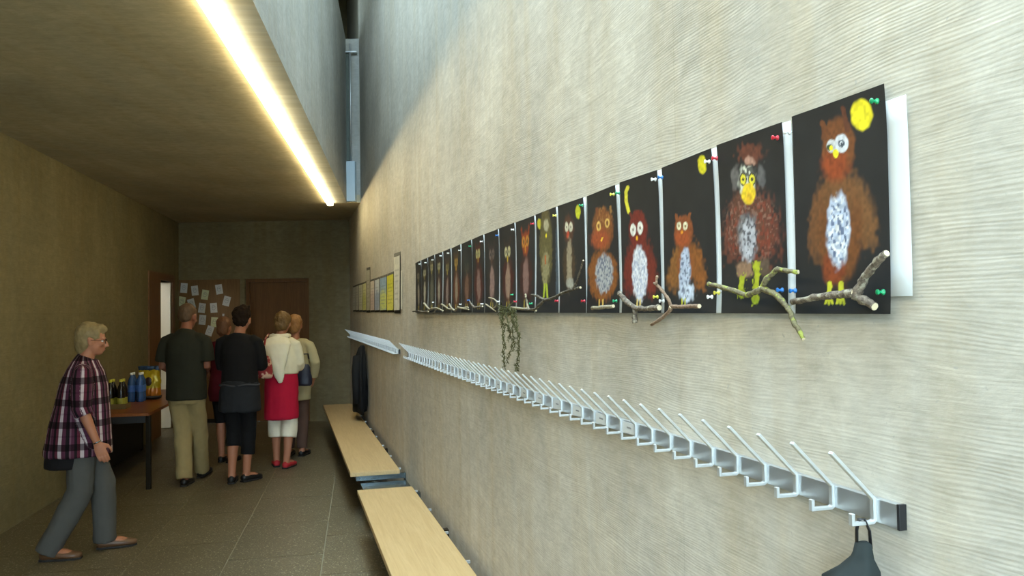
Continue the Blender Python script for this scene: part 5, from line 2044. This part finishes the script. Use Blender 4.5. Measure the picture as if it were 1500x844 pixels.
u0, u1, u2 = D0 + NL * 0.04 + DL * 0.03, A_ + Vector((-0.06, 0.05, 0)), C_ - NL * 0.05 - DL * 0.05
add_prism(bm, [loc2(u0), loc2(u0 + DL * 0.02), loc2(u1 + DL * 0.02), loc2(u1)], TZ - 0.10, TZ - 0.029)
u3 = E_ + NL * 0.04 - DL * 0.04
add_prism(bm, [loc2(u0 + DL * 0.03), loc2(u0 + DL * 0.03 + NL * 0.02), loc2(u3 + NL * 0.02), loc2(u3)], 0.02, TZ - 0.029)
obj('apron', bm, M['black_plastic'], tb)


def on_table(s, o):
    return LW(sl + s, TZ, o)


def glass(name, c, rough=0.12, trans=0.75):
    m, nt, b = newmat(name)
    b.inputs['Base Color'].default_value = srgb(*c)
    b.inputs['Roughness'].default_value = rough
    b.inputs['Transmission Weight'].default_value = trans
    b.inputs['IOR'].default_value = 1.4
    return m


dkgl = simple('dark_bottle_glass', srgb(22, 16, 14), 0.12, 0, 0.1, 20, 0, 0.6)
ylcap = simple('lime_yellow_cap', srgb(196, 190, 60), 0.4)
yllab = simple('lime_label', srgb(150, 146, 52), 0.6, 0, 0.2, 60)
blgl = glass('blue_water_plastic', (70, 110, 170), 0.15, 0.45)
bottle_me = {}


def bottle(kind, p, lab, grp):
    r = thing('bottle', lab, 'bottle', p, 0, grp)
    if kind not in bottle_me:
        if kind == 'dark':
            pr = [(0.034, 0), (0.037, 0.006), (0.037, 0.17), (0.030, 0.205), (0.015, 0.24), (0.0135, 0.265)]
            cp = [(0.0155, 0.258), (0.0165, 0.262), (0.0165, 0.282), (0.014, 0.285)]
            lb = [(0.0374, 0.03), (0.0376, 0.034), (0.0376, 0.095), (0.0374, 0.10)]
            mm = (dkgl, ylcap, yllab)
        else:
            pr = [(0.036, 0), (0.040, 0.006), (0.040, 0.07), (0.037, 0.085), (0.040, 0.10), (0.040, 0.20), (0.034, 0.235), (0.016, 0.275), (0.013, 0.295)]
            cp = [(0.0145, 0.288), (0.0155, 0.292), (0.0155, 0.310), (0.014, 0.313)]
            lb = [(0.0404, 0.11), (0.0406, 0.114), (0.0406, 0.175), (0.0404, 0.18)]
            mm = (blgl, M['white_paint'], simple('blue_label', srgb(60, 100, 170), 0.5, 0, 0.3, 50))
        os_ = []
        for nm, pf, mt in zip(('glass', 'cap', 'label'), (pr, cp, lb), mm):
            bm = bmesh.new()
            add_lathe(bm, pf, 14)
            os_.append(obj(nm, bm, mt, r, True))
        bottle_me[kind] = [(o.name.split('.')[0], o.data) for o in os_]
    else:
        for nm, me in bottle_me[kind]:
            link(bpy.data.objects.new(nm, me), r)
    return r


tray = obj('drinks_tray', box_bm(((0, 0, 0), (0.40, 0.20, 0.006)), ((0, 0, 0.006), (0.40, 0.004, 0.05)), ((0, 0.196, 0.006), (0.40, 0.2, 0.05)), ((0, 0.004, 0.006), (0.004, 0.196, 0.05)), ((0.396, 0.004, 0.006), (0.40, 0.196, 0.05))),
           simple('brown_cardboard', srgb(112, 92, 56), 0.8, 0, 0.1), loc=on_table(0.42, 0.30), rotz=ROT_L)
tag(tray, 'low cardboard tray holding the dark bottles on the table', 'tray')
tray.rotation_euler.z = ROT_L - PI / 2
tray.location = LW(sl + 0.42, TZ + 0.001, 0.03)
TR = Matrix.Rotation(ROT_L - PI / 2, 3, 'Z')
for r_ in range(2):
    for c_ in range(4):
        p = tray.location + TR @ Vector((0.055 + 0.096 * c_, 0.055 + 0.09 * r_, 0.0065))
        bottle('dark', p, 'dark lime-capped bottle in the tray, %s row, %s from the wall' % (('near', 'far')[r_], ('nearest', 'second', 'third', 'farthest')[c_]), 'dark bottles in the tray')
cpos = on_z(198, 589, TZ)
for i_ in range(2):
    for j_ in range(2):
        p = cpos + NL * (0.045 - 0.086 * i_) + DL * (0.02 + 0.086 * j_)
        bottle('water', Vector((p.x, p.y, TZ)), 'blue water bottle of the four on the table, %s row, on the %s' % (('near', 'far')[j_], ('right', 'left')[i_]), 'blue water bottles on the table')

# yellow and orange foil bag with a dark round centre
fp = on_z(215, 586, TZ)
fb = thing('snack_bag', 'yellow and orange foil bag with blue top beside the blue bottles', 'bag', (fp.x + 0.01, fp.y + 0.04, TZ + 0.008), 0.15)
bm = bmesh.new()
add_tube(bm, [(0, 0, 0), (0, 0, 0.015), (0, 0, 0.06), (0, 0, 0.13)], [(0.105, 0.05), (0.12, 0.062), (0.125, 0.07), (0.12, 0.066)], 20)
fused('bag_bottom', bm, simple('orange_foil', srgb(172, 98, 14), 0.3, 0.2, 0.25, 30, 0.3), fb, 0.008, 2, 0.006, 24.0)
bm = bmesh.new()
add_tube(bm, [(0, 0, 0.11), (0, 0, 0.20), (0, 0, 0.27), (0, 0, 0.32)], [(0.119, 0.066), (0.126, 0.07), (0.115, 0.055), (0.11, 0.03)], 20)
fused('bag_upper', bm, simple('yellow_foil', srgb(170, 146, 22), 0.3, 0.2, 0.25, 30, 0.3), fb, 0.008, 2, 0.008, 24.0)
bm = bmesh.new()
add_tube(bm, [(0, 0, 0.31), (0, 0, 0.335), (0, 0, 0.365)], [(0.11, 0.032), (0.115, 0.014), (0.125, 0.008)], 20)
fused('bag_top', bm, simple('blue_foil', srgb(40, 60, 84), 0.3, 0.3, 0.2, 30, 0.3), fb, 0.006, 1, 0.006, 30.0)
bm = bmesh.new()
add_ball(bm, (0.01, -0.066, 0.195), (0.038, 0.010, 0.050), 16, 8)
obj('round_print', bm, simple('dark_brown_print', srgb(52, 26, 14), 0.4), fb, True)
bm = bmesh.new()
add_tube(bm, [(0, 0, 0.0), (0, 0, 0.012), (0, 0, 0.036)], [(0.115, 0.06), (0.128, 0.074), (0.134, 0.080)], 20)
obj('dark_base', bm, M['black_plastic'], fb, True)
# loose papers
pp_ = on_z(170, 592, TZ)
bm = bmesh.new()
for i_ in range(3):
    v_ = [bm.verts.new(Matrix.Rotation(0.5 + i_ * 0.35, 3, 'Z') @ Vector((x, y, 0.0008 + i_ * 0.0015))) for x, y in ((-0.10, -0.07), (0.10, -0.07), (0.10, 0.07), (-0.10, 0.07))]
    f_ = bm.faces.new(v_)
    ex_ = bmesh.ops.extrude_face_region(bm, geom=[f_])
    bmesh.ops.translate(bm, verts=[e for e in ex_['geom'] if isinstance(e, bmesh.types.BMVert)], vec=(0, 0, 0.001))
pp_o = obj('paper_napkins', bm, M['paper'], loc=(pp_.x, pp_.y, TZ))
tag(pp_o, 'few white paper napkins on the near edge of the table', 'napkins')

# ================================================================== SHEETS ON THE BROWN DOOR
cs = (200, 380, 4.6955)
PS = crop(*cs)
SH = [(323, 197, 0.08, 'top left, above the shirt of the man', 0), (398, 215, -0.10, 'second from the left in the top row', 0), (468, 244, 0.16, 'third from the left in the top row', 1),
      (565, 206, -0.16, 'top right, tilted to the left', 0), (617, 287, 0.26, 'far right, tilted to the right', 0), (308, 290, 0.18, 'greenish sheet at the far left', 1),
      (375, 305, -0.25, 'half hidden behind the head of the man', 0), (447, 335, 0.14, 'just right of the head of the man', 0), (528, 334, -0.07, 'in the middle of the right column', 0),
      (450, 416, 0.10, 'right of the neck of the man', 0), (532, 432, 0.08, 'lowest full sheet right of the man', 1), (500, 492, 0.35, 'bottommost, just above the shoulder of the man', 0),
      (250, 248, 0.02, 'at the left edge of the brown door', 0), (594, 388, 0.05, 'a scrap right of the middle', 0)]
for i_, (x, y, rot, lab, kind_) in enumerate(SH):
    c = on_y(*PS(x, y), FARY)
    sw_, sh_ = (0.105, 0.15)
    if 'edge' in lab:
        sw_, sh_ = 0.03, 0.12
    if 'scrap' in lab:
        sw_, sh_ = 0.03, 0.06
    r = thing('paper_sheet', 'small white sheet pinned to the brown door, ' + lab, 'paper', (max(c.x, a0 + 0.03), FARY + 0.019, c.z), 0, 'sheets pinned to the brown door')
    r.rotation_euler = (0, rot, 0)
    obj('sheet', box_bm(((-sw_ / 2, -0.0015, -sh_ / 2), (sw_ / 2, 0, sh_ / 2))), simple('green_tint_paper', srgb(196, 200, 160), 0.8, 0, 0.04) if kind_ else M['paper'], r)
    if sw_ > 0.05:
        bm = bmesh.new()
        rr_ = [(0.028 * math.cos(a) * (1 + 0.15 * math.sin(3 * a + i_)), -0.0024, 0.005 + 0.036 * math.sin(a)) for a in [2 * PI * q / 16 for q in range(17)]]
        add_tube(bm, rr_, [0.0022] * 17, 4, side=(0, 1, 0))
        for s in (-1, 1):
            add_ball(bm, (s * 0.011, -0.0022, 0.012), (0.006, 0.001, 0.008), 8, 4)
        obj('drawing', bm, M['grey_mark'], r)

# ================================================================== GARMENTS ON THE RAILS
def garment(name, label, cat, top, rings, mat, folds, amp, seed):
    """hanging cloth: rings of (dz, half width along wall, half depth, shift along wall, shift out)"""
    r = thing(name, label, cat, top, RW_ROT)
    bm = bmesh.new()
    n = 40
    rows = []
    for dz, a, b_, dx, dy in rings:
        row = []
        for i in range(n):
            t = 2 * PI * i / n
            f = 1 + amp * min(1, -dz * 6) * math.sin(folds * t + seed + dz * 4) + amp * 0.5 * math.sin((folds + 3) * t - dz * 7)
            row.append(bm.verts.new((dx + a * f * math.cos(t), dy + b_ * f * math.sin(t), dz + 0.012 * amp * 8 * math.sin(3 * t + seed) * min(1, -dz * 3))))
        rows.append(row)
    for j in range(len(rows) - 1):
        for i in range(n):
            bm.faces.new((rows[j][i], rows[j][(i + 1) % n], rows[j + 1][(i + 1) % n], rows[j + 1][i]))
    bm.faces.new(rows[0])
    bm.faces.new(rows[-1][::-1])
    obj('cloth', bm, mat, r, True)
    return r


jt = on_rw(531, 506, 0.05)
gj = garment('jacket', 'black jacket hanging from the far hook rail above the bench end', 'jacket', jt,
             [(0.0, 0.03, 0.02, 0, 0), (-0.03, 0.07, 0.04, 0, 0.01), (-0.12, 0.16, 0.055, -0.02, 0.025), (-0.3, 0.27, 0.07, -0.03, 0.04), (-0.5, 0.31, 0.08, -0.03, 0.045), (-0.72, 0.32, 0.08, -0.02, 0.045), (-0.80, 0.30, 0.075, 0, 0.045)],
             cloth('black_jacket_cloth', (20, 20, 20), 0.2), 5, 0.14, 1.0)
bm = bmesh.new()
add_tube(bm, [(-0.16, 0.08, -0.13), (-0.24, 0.10, -0.3), (-0.27, 0.10, -0.5), (-0.27, 0.095, -0.68)], [0.05, 0.052, 0.048, 0.042], 12)
obj('sleeve', bm, cloth('black_sleeve_cloth', (22, 22, 22), 0.2), gj, True)

# grey garment on the nearest hook
hk = RW(s_hook0, RZ, 0.036)
um = thing('garment', 'dark grey hooded garment hanging by a black loop from the nearest hook', 'garment', hk, RW_ROT)
bm = bmesh.new()
loop = [(-0.006, -0.008, -0.040), (-0.005, -0.007, -0.012), (-0.002, 0.0, 0.007), (0.004, 0.006, 0.005), (0.007, 0.008, -0.012), (0.008, 0.008, -0.040)]
add_tube(bm, loop, [(0.0044, 0.0015)] * 6, 8)
obj('loop', bm, M['black_plastic'], um, True)
GREY = cloth('dark_grey_felt', (40, 45, 44), 0.16, 0.9, 30)


def gp(px, py, out):
    p = on_rw(px, py, out) - hk
    return Vector((p.dot(DR), p.dot(NR), p.z))


bm = bmesh.new()
n = 36
rows = []
for dz, a, b_, dx, dy in [(-0.030, 0.005, 0.006, 0, 0), (-0.034, 0.014, 0.012, 0, 0.002), (-0.050, 0.016, 0.015, 0, 0.003), (-0.060, 0.018, 0.018, 0, 0.005), (-0.080, 0.030, 0.032, 0, 0.012), (-0.102, 0.040, 0.048, 0.01, 0.022),
                          (-0.108, 0.040, 0.044, 0.01, 0.018), (-0.118, 0.044, 0.030, 0, 0.002), (-0.19, 0.054, 0.030, 0, 0.0), (-0.30, 0.066, 0.030, 0, 0), (-0.40, 0.072, 0.030, 0, 0)]:
    row = []
    for i in range(n):
        t = 2 * PI * i / n
        f = 1 + 0.10 * min(1, (-dz - 0.03) * 12) * math.sin(5 * t + 0.6 + dz * 9)
        row.append(bm.verts.new((dx + a * f * math.cos(t), max(-0.034, dy + b_ * f * math.sin(t)), dz + 0.010 * math.sin(2 * t + 0.5) * min(1, (-dz - 0.03) * 14))))
    rows.append(row)
for j in range(len(rows) - 1):
    for i in range(n):
        bm.faces.new((rows[j][i], rows[j][(i + 1) % n], rows[j + 1][(i + 1) % n], rows[j + 1][i]))
bm.faces.new(rows[0])
bm.faces.new(rows[-1][::-1])
obj('cloth', bm, GREY, um, True)
bm = bmesh.new()
add_tube(bm, [(0, 0.040, -0.098), (0.0, 0.036, -0.118), (0, 0.026, -0.13)], [(0.034, 0.014), (0.036, 0.016), (0.032, 0.012)], 16)
obj('lining', bm, M['black_plastic'], um, True)
